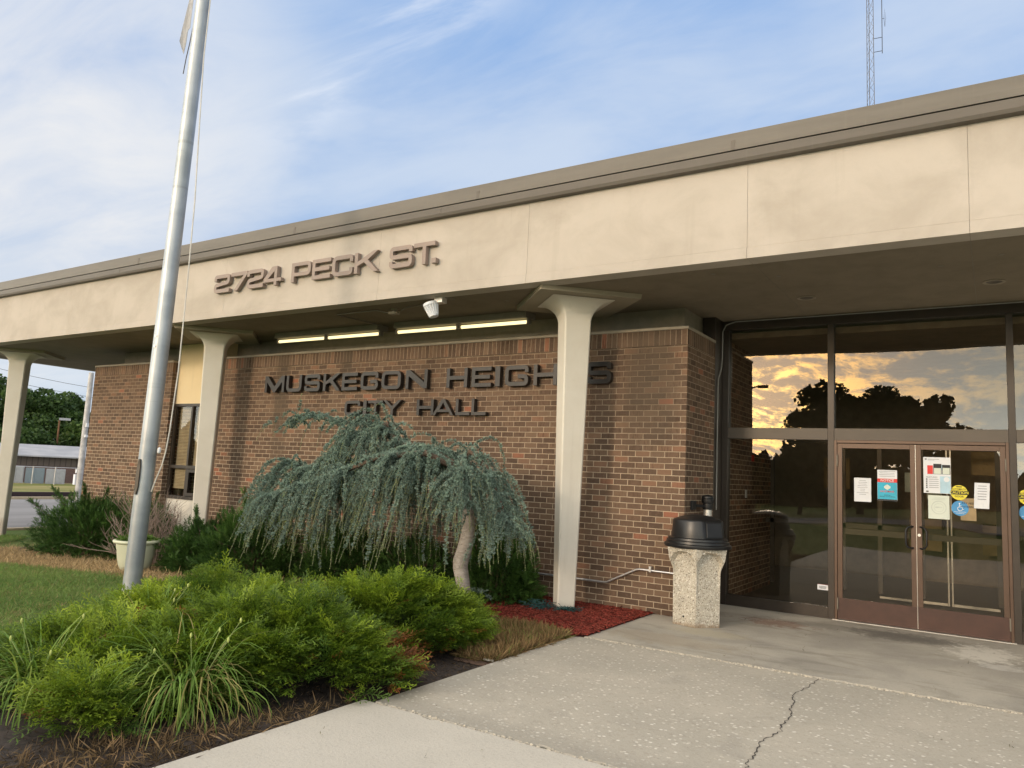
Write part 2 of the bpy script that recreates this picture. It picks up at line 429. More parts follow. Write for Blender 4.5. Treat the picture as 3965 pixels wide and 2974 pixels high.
poly_sheet('pavement', [(-37.0, -40), (-34.6, -40), (-34.6, 60), (-37.0, 60)], M['asphalt'], 2.0, 0.02)
M['rail'] = simple('purple_brown_edging', (0.035, 0.018, 0.026), 0.7)
o = MB().box(-34.6, -34.4, -30, 60, -0.7, -0.16).build('low_wall', M['rail'])
tag(o, 'low dark purple-brown edging wall along the far side of the road', 'wall')

# ---- entrance paving
def concrete_mat(name, kind):
    m, t = mat(name)
    pos = t.n('ShaderNodeNewGeometry').outputs['Position']
    s = t.n('ShaderNodeSeparateXYZ', i0=pos); X, Y = s.outputs[0], s.outputs[1]
    big = t.noise(pos, 1.1, 5, 0.6, 0.4); med = t.noise(pos, 7, 5, 0.65); fine = t.noise(pos, 55, 4, 0.7)
    if kind == 'mid':      # worn surface, exposed pale aggregate
        c = t.mix(t.smooth(big, 0.35, 0.7), (0.39, 0.36, 0.305), (0.455, 0.415, 0.35))
        v = t.n('ShaderNodeTexVoronoi', feature='F1'); t.set(v.inputs['Vector'], pos); v.inputs['Scale'].default_value = 30
        cell = v.outputs['Distance']; wn = t.n('ShaderNodeTexWhiteNoise', noise_dimensions='3D', i0=v.outputs['Position'])
        peb = t.math('MULTIPLY', t.smooth(cell, 0.42, 0.26), t.smooth(wn.outputs[0], 0.25, 0.7))
        pc = t.ramp(wn.outputs[0], [(0, (0.20, 0.165, 0.135)), (0.4, (0.33, 0.29, 0.24)), (0.75, (0.50, 0.46, 0.39)), (0.95, (0.68, 0.65, 0.58))])
        c = t.mix(t.math('MULTIPLY', peb, 0.95), c, pc)
        c = t.mix(t.math('MULTIPLY', t.smooth(t.noise(pos, 19, 5, 0.75), 0.50, 0.66), 0.30), c, (0.245, 0.215, 0.175))
        c = t.mix(t.math('MULTIPLY', t.smooth(t.noise(t.mapping(pos, loc=(9, 4, 0)), 1.9, 5, 0.65, .6), 0.55, 0.72), 0.35), c, (0.28, 0.26, 0.23))
        v2 = t.n('ShaderNodeTexVoronoi', feature='F1'); t.set(v2.inputs['Vector'], t.mapping(pos, scale=(1, 1.6, 1))); v2.inputs['Scale'].default_value = 7
        w2 = t.n('ShaderNodeTexWhiteNoise', noise_dimensions='3D', i0=v2.outputs['Position'])
        chip = t.math('MULTIPLY', t.smooth(t.math('ADD', v2.outputs['Distance'], t.math('MULTIPLY', med, 0.25)), 0.24, 0.16), t.smooth(w2.outputs[0], 0.72, 0.8))
        c = t.mix(t.math('MULTIPLY', chip, 0.8), c, (0.66, 0.64, 0.58))
        # worn dirtier strip along the front joint
        strip = t.smooth(t.math('ADD', Y, t.math('MULTIPLY', med, 0.2)), 4.5, 4.25)
        c = t.mix(t.math('MULTIPLY', strip, 0.45), c, (0.27, 0.25, 0.215))
        hgt = t.math('ADD', t.math('MULTIPLY', peb, 0.6), fine); bs = 0.5
    elif kind == 'top':    # smooth trowelled slab under the canopy, blotchy damp stains
        c = t.mix(t.smooth(big, 0.35, 0.66), (0.44, 0.405, 0.345), (0.33, 0.305, 0.265))
        c = t.mix(t.math('MULTIPLY', t.smooth(t.noise(t.mapping(pos, loc=(4, 2, 0), scale=(0.7, 1.6, 1)), 1.6, 6, 0.65, 0.8), 0.48, 0.68), 0.6), c, (0.225, 0.205, 0.17))
        def blob(cx, cy, rx, ry, col, amt, nz=0.5):
            nonlocal c
            v = t.n('ShaderNodeCombineXYZ', i0=t.math('DIVIDE', t.math('SUBTRACT', X, cx), rx), i1=t.math('DIVIDE', t.math('SUBTRACT', Y, cy), ry))
            r = t.math('ADD', t.vmath('LENGTH', v), t.math('MULTIPLY', t.math('SUBTRACT', t.noise(pos, 9, 6, 0.7, 0.6), 0.5), nz * 4))
            c = t.mix(t.math('MULTIPLY', t.smooth(r, 1.1, 0.5), amt), c, col)
        blob(-1.5, 9.6, 1.1, 0.22, (0.13, 0.12, 0.105), 0.35)
        blob(-0.85, 9.6, 0.7, 0.35, (0.10, 0.09, 0.08), 0.65)
        blob(-0.15, 9.25, 0.33, 0.50, (0.66, 0.62, 0.55), 0.85, 0.8)
        blob(-0.0, 8.7, 0.20, 0.16, (0.60, 0.57, 0.52), 0.6, 0.8)
        blob(-2.2, 9.35, 0.42, 0.26, (0.20, 0.095, 0.06), 0.6, 0.9)
        blob(-2.6, 8.15, 0.50, 0.22, (0.42, 0.37, 0.27), 0.6)
        blob(-2.9, 7.5, 0.9, 0.3, (0.36, 0.30, 0.22), 0.5)
        rough_strip = t.smooth(t.math('ADD', Y, t.math('MULTIPLY', med, 0.5)), 7.75, 7.3)
        c = t.mix(t.math('MULTIPLY', t.math('MULTIPLY', rough_strip, t.smooth(med, 0.45, 0.62)), 0.55), c, (0.45, 0.41, 0.34))
        hgt = t.math('ADD', t.math('MULTIPLY', med, 0.5), t.math('MULTIPLY', fine, 0.3)); bs = 0.25
    else:                  # front walk, newer and paler
        c = t.mix(t.smooth(big, 0.3, 0.7), (0.475, 0.445, 0.39), (0.52, 0.485, 0.425))
        hgt = t.math('ADD', med, t.math('MULTIPLY', fine, 1.2)); bs = 0.45
    c = t.mix(t.math('MULTIPLY', t.smooth(fine, 0.48, 0.75), 0.30), c, (0.20, 0.175, 0.14))
    c = t.mix(t.math('MULTIPLY', t.smooth(t.noise(pos, 120, 2, 0.6), 0.58, 0.75), 0.35), c, (0.60, 0.57, 0.50))
    finish(t, pbsdf(t, c, 0.82, 0, 0.3, bump(t, hgt, bs, 0.006))); return m
random.seed(4)
def slab(name, x0, x1, y0, y1, ztop, m, ragged=None):
    """paving slab with slightly broken arris; ragged = y edge that is chipped"""
    n = 160; top_f, bot = [], []
    b = MB()
    def edge(y, on, sgn):
        pts = []
        for i in range(n+1):
            x = x0 + (x1-x0)*i/n
            d = 0.0
            if on and random.random() < on: d = random.uniform(0.0, 0.03)
            pts.append((x, y + sgn*d))
        return pts
    lo = edge(y0, ragged[0] if ragged else 0, 1); hi = edge(y1, ragged[1] if ragged else 0, -1)
    rings = []
    for i in range(n+1):
        (xa, ya), (xb, yb) = lo[i], hi[i]
        rings.append([(xa, ya, -0.15), (xa, ya, ztop-0.008), (xa, ya+0.008, ztop), (xb, yb-0.008, ztop), (xb, yb, ztop-0.008), (xb, yb, -0.15)])
    b.loft(rings)
    return struct(b.build(name, m))
slab('pavement', -3.50, 5.0, 7.02, 10.30, 0.004, concrete_mat('porch_concrete', 'top'), (0.5, 0))
slab('pavement', -3.62, 5.0, 4.07, 6.995, 0.000, concrete_mat('exposed_aggregate_concrete', 'mid'), (0.25, 0.5))
slab('pavement', -3.70, 5.0, -2.2, 4.05, 0.003, concrete_mat('front_walk_concrete', 'low'), (0, 0.15))
M['crack'] = simple('crack_shadow', (0.055, 0.048, 0.045), 0.95)
M['rubble'] = simple('pale_joint_rubble', (0.45, 0.41, 0.34), 0.9, var=0.3, scale=40)
# jagged crack
cp = [(-1.288, 6.977),(-1.311, 6.626),(-1.358, 6.298),(-1.313, 6.15),(-1.287, 5.908),(-1.238, 5.745),(-1.254, 5.513),(-1.222, 5.348),(-1.259, 5.159),(-1.275, 4.995),(-1.242, 4.784),(-1.25, 4.636),(-1.227, 4.532),(-1.21,4.3),(-1.22,4.08)]
random.seed(9); fine = []
for (xa, ya), (xb, yb) in zip(cp, cp[1:]):
    for q in range(6):
        s_ = q/6; fine.append((xa+(xb-xa)*s_+random.uniform(-.012, .012), ya+(yb-ya)*s_))
fine.append(cp[-1])
b = MB(); vs = []; 
for i, (x, y) in enumerate(fine):
    wd = 0.002 + 0.0045*random.random()**2*(1 if y < 6.6 else 0.3)
    vs += [(x-wd, y, 0.0035), (x+wd, y, 0.0035)]
b.add(vs, [(2*i, 2*i+1, 2*i+3, 2*i+2) for i in range(len(fine)-1)])
tag(struct(b.build('pavement_crack', M['crack'])))
# crumbling filler in the two joints
def joint(y, x0, x1, dens, seed, zt):
    rnd = random.Random(seed); b = MB(); x = x0
    b.box(x0, x1, y-0.012, y+0.012, -0.05, zt-0.009)
    for _ in range(dens):
        x = rnd.uniform(x0, x1) if rnd.random() < .5 else x0 + (x1-x0)*rnd.random()**2
        r = rnd.uniform(.004, .014); yy = y + rnd.gauss(0, .012); a = rnd.uniform(0, PI)
        pts = [(x+r*math.cos(a+q*2*PI/5)*rnd.uniform(.7, 1.4), yy+r*math.sin(a+q*2*PI/5)*rnd.uniform(.5, 1)) for q in range(5)]
        b.loft([[(p, q, zt-.008) for p, q in pts], [(x+(p-x)*.7, yy+(q-yy)*.7, zt+r*.25) for p, q in pts]])
    return struct(b.build('pavement_joint', M['rubble']))
joint(7.008, -3.5, 3.0, 520, 1, 0.004)
joint(4.06, -3.6, 3.0, 260, 2, 0.003)

# ================================================================== the building
hall = thing('city_hall', 'low brown brick city hall with beige concrete fascia and deep flat canopy on white columns', 'building', (-7.5, 9.0, 0))
H = hall
YF = 7.31
# brick walls
def wall(x0, x1, y0, y1):
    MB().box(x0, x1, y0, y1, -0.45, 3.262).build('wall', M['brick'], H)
    MB().box(x0, x1, y0, y1, 3.2665, 3.46).build('soldier_course', M['soldier'], H)
    MB().box(x0-0.012, x1+0.012, y0-0.012, y1, 3.4625, 3.498).build('wall_trim', M['trim'], H, bevel=0.004)
wall(-12.25, -3.13, 8.77, 9.84)
wall(-16.50, -13.66, 8.77, 9.84)
MB().box(-16.50, -16.20, 9.842, 22.0, -0.45, 3.70).build('wall', M['brick'], H)
# bulkhead set back above the walls
MB().box(-12.25, -3.32, 9.17, 10.3, 3.50, 3.822).build('bulkhead', M['bulkhead'], H)
MB().box(-16.1, -13.66, 9.17, 10.3, 3.50, 3.822).build('bulkhead', M['bulkhead'], H)
# window bay
MB().box(-13.658, -12.252, 8.90, 9.2, 2.648, 3.822).build('wall_panel', M['yellow_panel'], H)
MB().box(-13.658, -12.252, 8.90, 9.2, -0.45, 0.800).build('wall_panel', M['column'], H)
wf = MB()
wx0, wx1, wz0, wz1 = -13.655, -12.255, 0.803, 2.645
mx1, mx2 = -13.08, -12.66
tz = 1.42
for a, b_ in ((wx0, wx0+0.055), (mx1-0.025, mx1+0.025), (mx2-0.025, mx2+0.025), (wx1-0.055, wx1)):
    wf.box(a, b_, 8.885, 8.95, wz0+0.06, wz1-0.05)
wf.box(wx0, wx1, 8.882, 8.952, wz1-0.05, wz1); wf.box(wx0, wx1, 8.875, 8.955, wz0, wz0+0.06)
wf.box(wx0+0.055, wx1-0.055, 8.884, 8.951, tz-0.03, tz+0.03)
# vent sash in the middle light
for a in ((mx1+0.027, mx1+0.09), (mx2-0.09, mx2-0.027)): wf.box(a[0], a[1], 8.878, 8.93, wz0+0.07, tz-0.04)
wf.box(mx1+0.09, mx2-0.09, 8.878, 8.93, wz0+0.07, wz0+0.13); wf.box(mx1+0.09, mx2-0.09, 8.878, 8.93, tz-0.10, tz-0.04)
win = wf.build('window', M['bronze'], H)
def sub(o, parent): o.parent = parent; o.matrix_parent_inverse = Matrix.Identity(4); return o
def sub_mb(b, name, m, parent, **kw): return sub(b.build(name, m, **kw), parent)
# window is a child of hall at hall offset: its own children live in the same coordinates
win.matrix_parent_inverse = Matrix.Translation(-hall.location)
sub_mb(MB().add([(wx0+0.05, 8.92, wz0+0.05), (wx1-0.05, 8.92, wz0+0.05), (wx1-0.05, 8.92, wz1-0.04), (wx0+0.05, 8.92, wz1-0.04)], [(0, 1, 2, 3)]), 'pane', M['win_glass'], win)
# blinds behind the glass
M['blind'] = simple('tan_blind_slats', (0.50, 0.43, 0.30), 0.7)
bl = MB()
z = 1.0
while z < 2.60:
    bl.add([(wx0+.06, 8.975, z), (mx1-.03, 8.975, z), (mx1-.03, 8.998, z+.022), (wx0+.06, 8.998, z+.022)], [(0, 1, 2, 3)])
    bl.add([(mx1+.03, 8.975, z if z > 1.4 else 1.44), (mx2-.03, 8.975, z if z > 1.4 else 1.44), (mx2-.03, 8.998, (z if z > 1.4 else 1.44)+.026), (mx1+.03, 8.998, (z if z > 1.4 else 1.44)+.026)], [(0, 1, 2, 3)])
    z += 0.028
sub_mb(bl, 'blind', M['blind'], win)
# office behind it
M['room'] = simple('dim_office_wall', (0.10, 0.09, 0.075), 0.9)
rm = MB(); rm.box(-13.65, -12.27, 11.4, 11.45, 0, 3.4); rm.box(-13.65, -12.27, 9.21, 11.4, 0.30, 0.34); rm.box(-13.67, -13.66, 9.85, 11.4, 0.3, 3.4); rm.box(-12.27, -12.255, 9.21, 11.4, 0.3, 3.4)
rm.build('office_room', M['room'], H)

# soffit, fascia, roof
XL, XR = -20.76, 6.0
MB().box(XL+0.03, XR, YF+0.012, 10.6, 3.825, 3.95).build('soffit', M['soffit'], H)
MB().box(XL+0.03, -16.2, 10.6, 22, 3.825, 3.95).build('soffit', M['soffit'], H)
fb = MB()
joints = [XL, -17.3, -14.92, -10.22, -6.94, -4.59, -2.02, -0.132, 2.2, 4.6, XR]
for a, b_ in zip(joints, joints[1:]):
    fb.box(a+0.0012, b_-0.0012, YF, YF+0.22, 3.9335, 4.812)
    fb.box(a+0.0012, b_-0.0012, YF-0.010, YF+0.22, 3.820, 3.930)
fb.box(XL, XR, YF+0.012, YF+0.2, 3.835, 4.81)
for yy in np.arange(YF+0.222, 21.0, 4.5):
    fb.box(XL, XL+0.2, yy, min(yy+4.49, 22), 3.820, 4.812)
fb.build('fascia', M['fascia'], H, bevel=0.0015)
MB().box(XL+.012, XR, YF+.004, 22, 4.813, 4.83).build('fascia_shadow_strip', M['coping_line'], H)  # dark strip laid in for the thin shadow above the fascia
# gravel stop: lower metal band, shadow line, upper band leaning back
rb = MB()
def band(b, prof):
    # prof: (y offset outwards, z)
    b.loft([[(XL - p + 0.0, YF - p, z) for p, z in prof] + [(XL + .3, YF + .3, prof[-1][1]), (XL+.3, YF+.3, prof[0][1])],
            [(XR, YF - p, z) for p, z in prof] + [(XR, YF + .3, prof[-1][1]), (XR, YF+.3, prof[0][1])]])
    b.loft([[(XL - p, YF - p + .0, z) for p, z in prof] + [(XL + .3, YF + .3, prof[-1][1]), (XL+.3, YF+.3, prof[0][1])],
            [(XL - p, 22, z) for p, z in prof] + [(XL + .3, 22, prof[-1][1]), (XL+.3, 22, prof[0][1])]])
band(rb, [(0.020, 4.797), (0.075, 4.802), (0.088, 4.836), (0.088, 4.920)])
rb.build('gravel_stop', M['coping_dark'], H)
rl = MB(); band(rl, [(0.06, 4.921), (0.06, 4.936)]); rl.build('reglet', M['coping_line'], H)
ru = MB(); band(ru, [(0.084, 4.937), (0.084, 5.00), (0.070, 5.122), (0.05, 5.127)]); ru.build('roof_edge', M['coping'], H)
# lap joints of the metal bands
for x in (-13.2, -9.2, -5.9, -2.75, 0.3, 3.4):
    lj = MB(); lj.box(x-0.04, x+0.04, YF-0.0905, YF-0.060, 4.838, 4.919)
    lj.build('lap_joint', M['coping_dark'], H)
    MB().box(x+0.6-0.02, x+0.6+0.02, YF-0.0865, YF-0.05, 4.939, 5.04).build('lap_joint', M['coping_dark'], H)
MB().box(XL+.2, XR, YF+.35, 22, 4.90, 5.03).build('roof', M['coping_dark'], H)
# marks on the soffit: capped holes and patch joints
for x, y in ((-9.6, 7.9), (-9.0, 8.1), (-8.6, 8.35), (-5.3, 8.0), (-5.0, 8.4), (-2.5, 7.75), (-1.9, 8.1), (-0.4, 8.3), (-7.3, 8.5), (0.1, 8.1), (-12.9, 8.3), (-14.2, 8.2)):
    MB().lathe([(0.028, 3.8235), (0.028, 3.8262)], x, y, 10).build('soffit_cap', M['conduit_paint'], H)
for sx_, sy_ in ((-4.6, 9.1), (-2.02, 10.2), (-0.135, 10.2), (2.2, 10.2)): MB().box(sx_, sx_+.006, 7.34, sy_, 3.8236, 3.826).build('soffit_seam', M['conduit_paint'], H)

# columns: square shafts set diagonally, widening upwards, flaring into a diagonal cap
def ringq(cx, cy, half_flat, z, rnd=0.012):
    h = half_flat*math.sqrt(2); r = rnd
    pts = []
    for k in range(4):
        a = PI/4 + PI/4 + k*PI/2   # corner directions along axes
        c_, s_ = math.cos(a), math.sin(a); t_ = (-s_, c_)
        pts += [(cx + (h-r)*c_ - r*t_[0], cy + (h-r)*s_ - r*t_[1], z), (cx + (h-r)*c_ + r*t_[0], cy + (h-r)*s_ + r*t_[1], z)]
    return pts
def column(cx, cy, zb):
    t = MB(); rings = []
    hw = lambda z: (0.215 + 0.035*max(z, 0))/2
    for z in (zb-0.2, zb+0.01, 0.5, 1.2, 2.0, 2.6, 3.0, 3.35): rings.append(ringq(cx, cy, hw(z), z))
    z0, rr = 3.52, 0.26
    for q in range(1, 13):
        a = q/12*PI/2*0.985; z = z0 - 0.03 + rr*math.sin(a)*1.04
        rings.append(ringq(cx, cy, hw(3.4) + rr*(1-math.cos(a))*0.9, min(z, 3.775)))
    t.loft(rings)
    o = t.build('column', M['column'], H, smooth=True)
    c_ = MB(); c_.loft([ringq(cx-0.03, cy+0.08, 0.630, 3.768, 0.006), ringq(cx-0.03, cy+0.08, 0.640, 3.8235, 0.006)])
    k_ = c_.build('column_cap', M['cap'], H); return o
for cx, zb in ((-4.42, 0.0), (-11.60, -0.15), (-18.70, -0.33), (2.75, 0.0)):
    column(cx, 8.23, zb)

# ---- entrance storefront
YG = 10.24
sf = MB()
sf.box(-3.30, -3.128, 9.842, 10.34, 0.0, 3.822)             # dark filler against the brick return
sf.box(-3.128, -3.05, YG-0.05, YG+0.08, 0.0, 3.70)          # left post
sf.box(-3.128, 5.0, YG-0.055, YG+0.09, 3.70, 3.822)         # head
for a, b_ in ((-1.776, -1.702), (0.142, 0.212), (2.2, 2.27)):
    sf.box(a, b_, YG-0.052, YG+0.085, 0.0, 3.699)
sf.box(-3.049, -1.777, YG-0.045, YG+0.08, 0.0, 0.140); sf.box(0.213, 2.199, YG-0.045, YG+0.08, 0.0, 0.140); sf.box(2.271, 5.0, YG-0.045, YG+0.08, 0.0, 0.140)
sfo = sf.build('storefront_frame', M['bronze'], H, bevel=0.002)
tr = MB()
for a, b_ in ((-3.049, -1.7775), (-1.7005, 0.1405), (0.2135, 2.1985), (2.2715, 5.0)):
    tr.box(a, b_, YG-0.047, YG+0.08, 2.207, 2.354)
tr.build('transom_bar', M['frame_grey'], H, bevel=0.002)
# panes, each with a slightly different set
def pane(x0, x1, z0, z1, tilt=(0, 0)):
    dx, dz_ = tilt
    b = MB(); n = 6
    vs = []; fs = []
    for j in range(n+1):
        for i in range(n+1):
            u, v = i/n, j/n
            vs.append((x0+(x1-x0)*u, YG+0.006 + dx*(u-.5) + dz_*(v-.5), z0+(z1-z0)*v))
    fs = [(j*(n+1)+i, j*(n+1)+i+1, (j+1)*(n+1)+i+1, (j+1)*(n+1)+i) for j in range(n) for i in range(n)]
    b.add(vs, fs); o = b.build('pane', M['glass'], H); o.data.shade_smooth(); return o
pane(-3.048, -1.778, 2.356, 3.698, (0.002, 0.000))
pane(-1.700, 0.140, 2.356, 3.698, (-0.003, 0.001))
pane(0.214, 2.198, 2.356, 3.698, (0.004, 0.0)); pane(2.273, 4.98, 2.356, 3.698)
pane(-3.048, -1.778, 0.142, 2.205, (0.001, 0.002))
pane(0.214, 2.198, 0.142, 2.205, (0.001, 0.0)); pane(2.273, 4.98, 0.142, 2.205)
# double doors
df = MB()
df.box(-1.700, -1.668, YG-0.06, YG+0.06, 0.012, 2.206); df.box(0.1085, 0.140, YG-0.06, YG+0.06, 0.012, 2.206)
df.box(-1.667, 0.1075, YG-0.06, YG+0.06, 2.172, 2.206)
df.build('door_frame', M['door'], H, bevel=0.002)
MB().box(-1.72, 0.16, YG-0.10, YG+0.07, 0.0045, 0.012).build('threshold', M['alu'], H)
def leaf(x0, x1, hinge_left):
    b = MB()
    b.box(x0, x0+0.055, YG-0.045, YG+0.0, 0.27, 2.165); b.box(x1-0.055, x1, YG-0.045, YG+0.0, 0.27, 2.165)
    b.box(x0+0.0555, x1-0.0555, YG-0.045, YG+0.0, 2.107, 2.165)
    d = b.build('door', M['door'], H, bevel=0.002)
    sub_mb(MB().box(x0, x1, YG-0.046, YG+0.001, 0.018, 0.269), 'kick_rail', M['door_low'], d)
    g = MB().add([(x0+0.05, YG-0.022, 0.265), (x1-0.05, YG-0.022, 0.265), (x1-0.05, YG-0.022, 2.11), (x0+0.05, YG-0.022, 2.11)], [(0, 1, 2, 3)])
    sub_mb(g, 'pane', M['glass'], d)
    # push rail inside, seen through the glass
    z = 1.08
    sub_mb(MB().box(x0+0.056, x1-0.056, YG+0.02, YG+0.06, z-0.035, z+0.035), 'push_bar', M['frame_grey'], d)
    # pull handle
    hx = x1-0.055 if hinge_left else x0+0.055
    sgn = -1 if hinge_left else 1
    p = [(hx+sgn*-0.02, YG-0.045, 0.945), (hx+sgn*-0.005, YG-0.085, 0.945), (hx+sgn*0.03, YG-0.11, 0.955), (hx+sgn*0.05, YG-0.115, 0.99),
         (hx+sgn*0.05, YG-0.115, 1.15), (hx+sgn*0.03, YG-0.11, 1.185), (hx+sgn*-0.005, YG-0.085, 1.195), (hx+sgn*-0.02, YG-0.045, 1.195)]
    sub_mb(MB().tube(p, 0.0105, 10), 'handle', M['black'], d, smooth=True)
    xh = x0-0.006 if hinge_left else x1-0.008
    for z in (0.20, 1.95): sub_mb(MB().box(xh, xh+0.014, YG-0.068, YG-0.047, z-0.07, z+0.07), 'hinge', M['conduit_paint'], d)
    return d
d1 = leaf(-1.665, -0.800, True); d2 = leaf(-0.794, 0.1055, False)
sub_mb(MB().tube([(-0.768, YG-0.046, 1.10), (-0.768, YG-0.060, 1.10)], 0.017, 16), 'lock_cylinder', M['alu'], d2)
sub_mb(MB().box(-0.7995, -0.7950, YG-0.049, YG-0.040, 0.02, 2.16), 'meeting_strip', M['alu'], d2)

# ---- lobby behind the glass
M['lobby'] = simple('dim_lobby_wall', (0.26, 0.21, 0.155), 0.8)
M['lobby_floor'] = simple('dark_tile_floor', (0.16, 0.14, 0.11), 0.4)
M['lobby_brick'] = brick_mat('lobby_brick', dark=1.5)
lb = MB()
lb.box(-4.6, 5.0, 16.0, 16.2, 0, 3.7); lb.box(4.9, 5.0, 10.4, 16, 0, 3.7); lb.box(-4.6, 5.0, 10.34, 16.0, 3.60, 3.68)
lb.build('lobby_wall', M['lobby'], H)
MB().box(-4.6, 5.0, 10.36, 16.2, -0.08, 0.003).build('lobby_floor', M['lobby_floor'], H)
MB().box(-4.62, -4.5, 13.0, 16.2, 0.0, 3.7).build('lobby_wall', M['lobby'], H)
MB().box(-3.40, -3.125, 10.36, 12.84, 0.003, 3.6).build('lobby_wall', M['lobby_brick'], H)
MB().box(-3.124, -3.112, 11.33, 11.41, 1.40, 1.52).build('wall_switch', M['paper'], H, bevel=0.002)
MB().box(-3.124, -3.10, 11.66, 11.74, 1.95, 2.05).build('alarm_box', M['red'], H, bevel=0.004)
iv = MB()
YI = 12.45
for x in (-3.0, -1.95, -1.45, -0.90, 0.03, 0.9, 2.0): iv.box(x-0.03, x+0.03, YI, YI+0.05, 0.1, 2.3)
iv.box(-3.1, 3, YI, YI+0.05, 2.3, 2.38); iv.box(-3.1, -0.6, YI, YI+.05, 1.02, 1.09); iv.box(-0.5, 3, YI, YI+.05, 1.02, 1.09)
iv.build('inner_door_frame', M['frame_grey'], H)
ia = MB()
ia.box(-0.592, -0.572, YI-0.02, YI, 0.04, 2.28); ia.box(-0.545, -0.525, YI-0.02, YI, 0.04, 2.28)
ia.box(-0.90, -0.60, YI-0.02, YI, 0.04, 0.075); ia.box(-0.52, 0.02, YI-0.02, YI, 0.04, 0.075); ia.box(-1.46, -0.93, YI-0.02, YI, 0.04, 0.07)
ia.build('inner_door_edge', M['alu'], H)
# notice boards and furniture dimly seen inside
for x, z, w_, h_ in ((-1.2, 1.6, .25, .3), (-.9, 1.5, .2, .26), (-.3, 1.9, .5, .35), (.4, 1.7, .3, .4), (-2.4, 1.6, .4, .5), (1.2, 1.7, .5, .4), (-.2, .6, .5, .5), (.8, .5, .4, .6), (-1.3, .6, .5, .55)):
    MB().box(x, x+w_, 13.4 if z > 1.2 else 15.2, 13.45 if z > 1.2 else 15.98, z, z+h_).build('lobby_board', M['paper2'] if w_ < .3 else M['brownpaper'], H)

# ================================================================== letters (squared, extended face)
def arc_path(pts, r):
    """centre line with its inner corners rounded"""
    out = [Vector(pts[0])]
    for i in range(1, len(pts)-1):
        p = Vector(pts[i]); a = (Vector(pts[i-1])-p); b_ = (Vector(pts[i+1])-p)
        rr = min(r, a.length*0.499, b_.length*0.499)
        if rr <= 0 or (len(pts[i]) > 2): out.append(p.xy if len(p) > 2 else p); continue
        A, B_ = p + a.normalized()*rr, p + b_.normalized()*rr
        for q in range(6):
            s_ = q/5; out.append(A*(1-s_)**2 + p*2*s_*(1-s_) + B_*s_**2)
    out.append(Vector(pts[-1])); return out
def stroke(pts, t, r):
    P = arc_path(pts, r); L, Rr = [], []
    for i, p in enumerate(P):
        if i == 0: d = (P[1]-p).normalized(); n = Vector((-d.y, d.x)); k_ = 1
        elif i == len(P)-1: d = (p-P[i-1]).normalized(); n = Vector((-d.y, d.x)); k_ = 1
        else:
            d0, d1_ = (p-P[i-1]).normalized(), (P[i+1]-p).normalized()
            n = (Vector((-d0.y, d0.x)) + Vector((-d1_.y, d1_.x))).normalized(); k_ = 1/max(0.4, n.dot(Vector((-d0.y, d0.x))))
        L.append(p + n*t/2*k_); Rr.append(p - n*t/2*k_)
    return [tuple(q) for q in L + Rr[::-1]]
def rrect(x0, y0, x1, y1, r):
    out = []
    for cx, cy, a0 in ((x1-r, y1-r, 0), (x0+r, y1-r, 90), (x0+r, y0+r, 180), (x1-r, y0+r, 270)):
        for q in range(6): a = R(a0+q*18); out.append((cx+r*math.cos(a), cy+r*math.sin(a)))
    return out
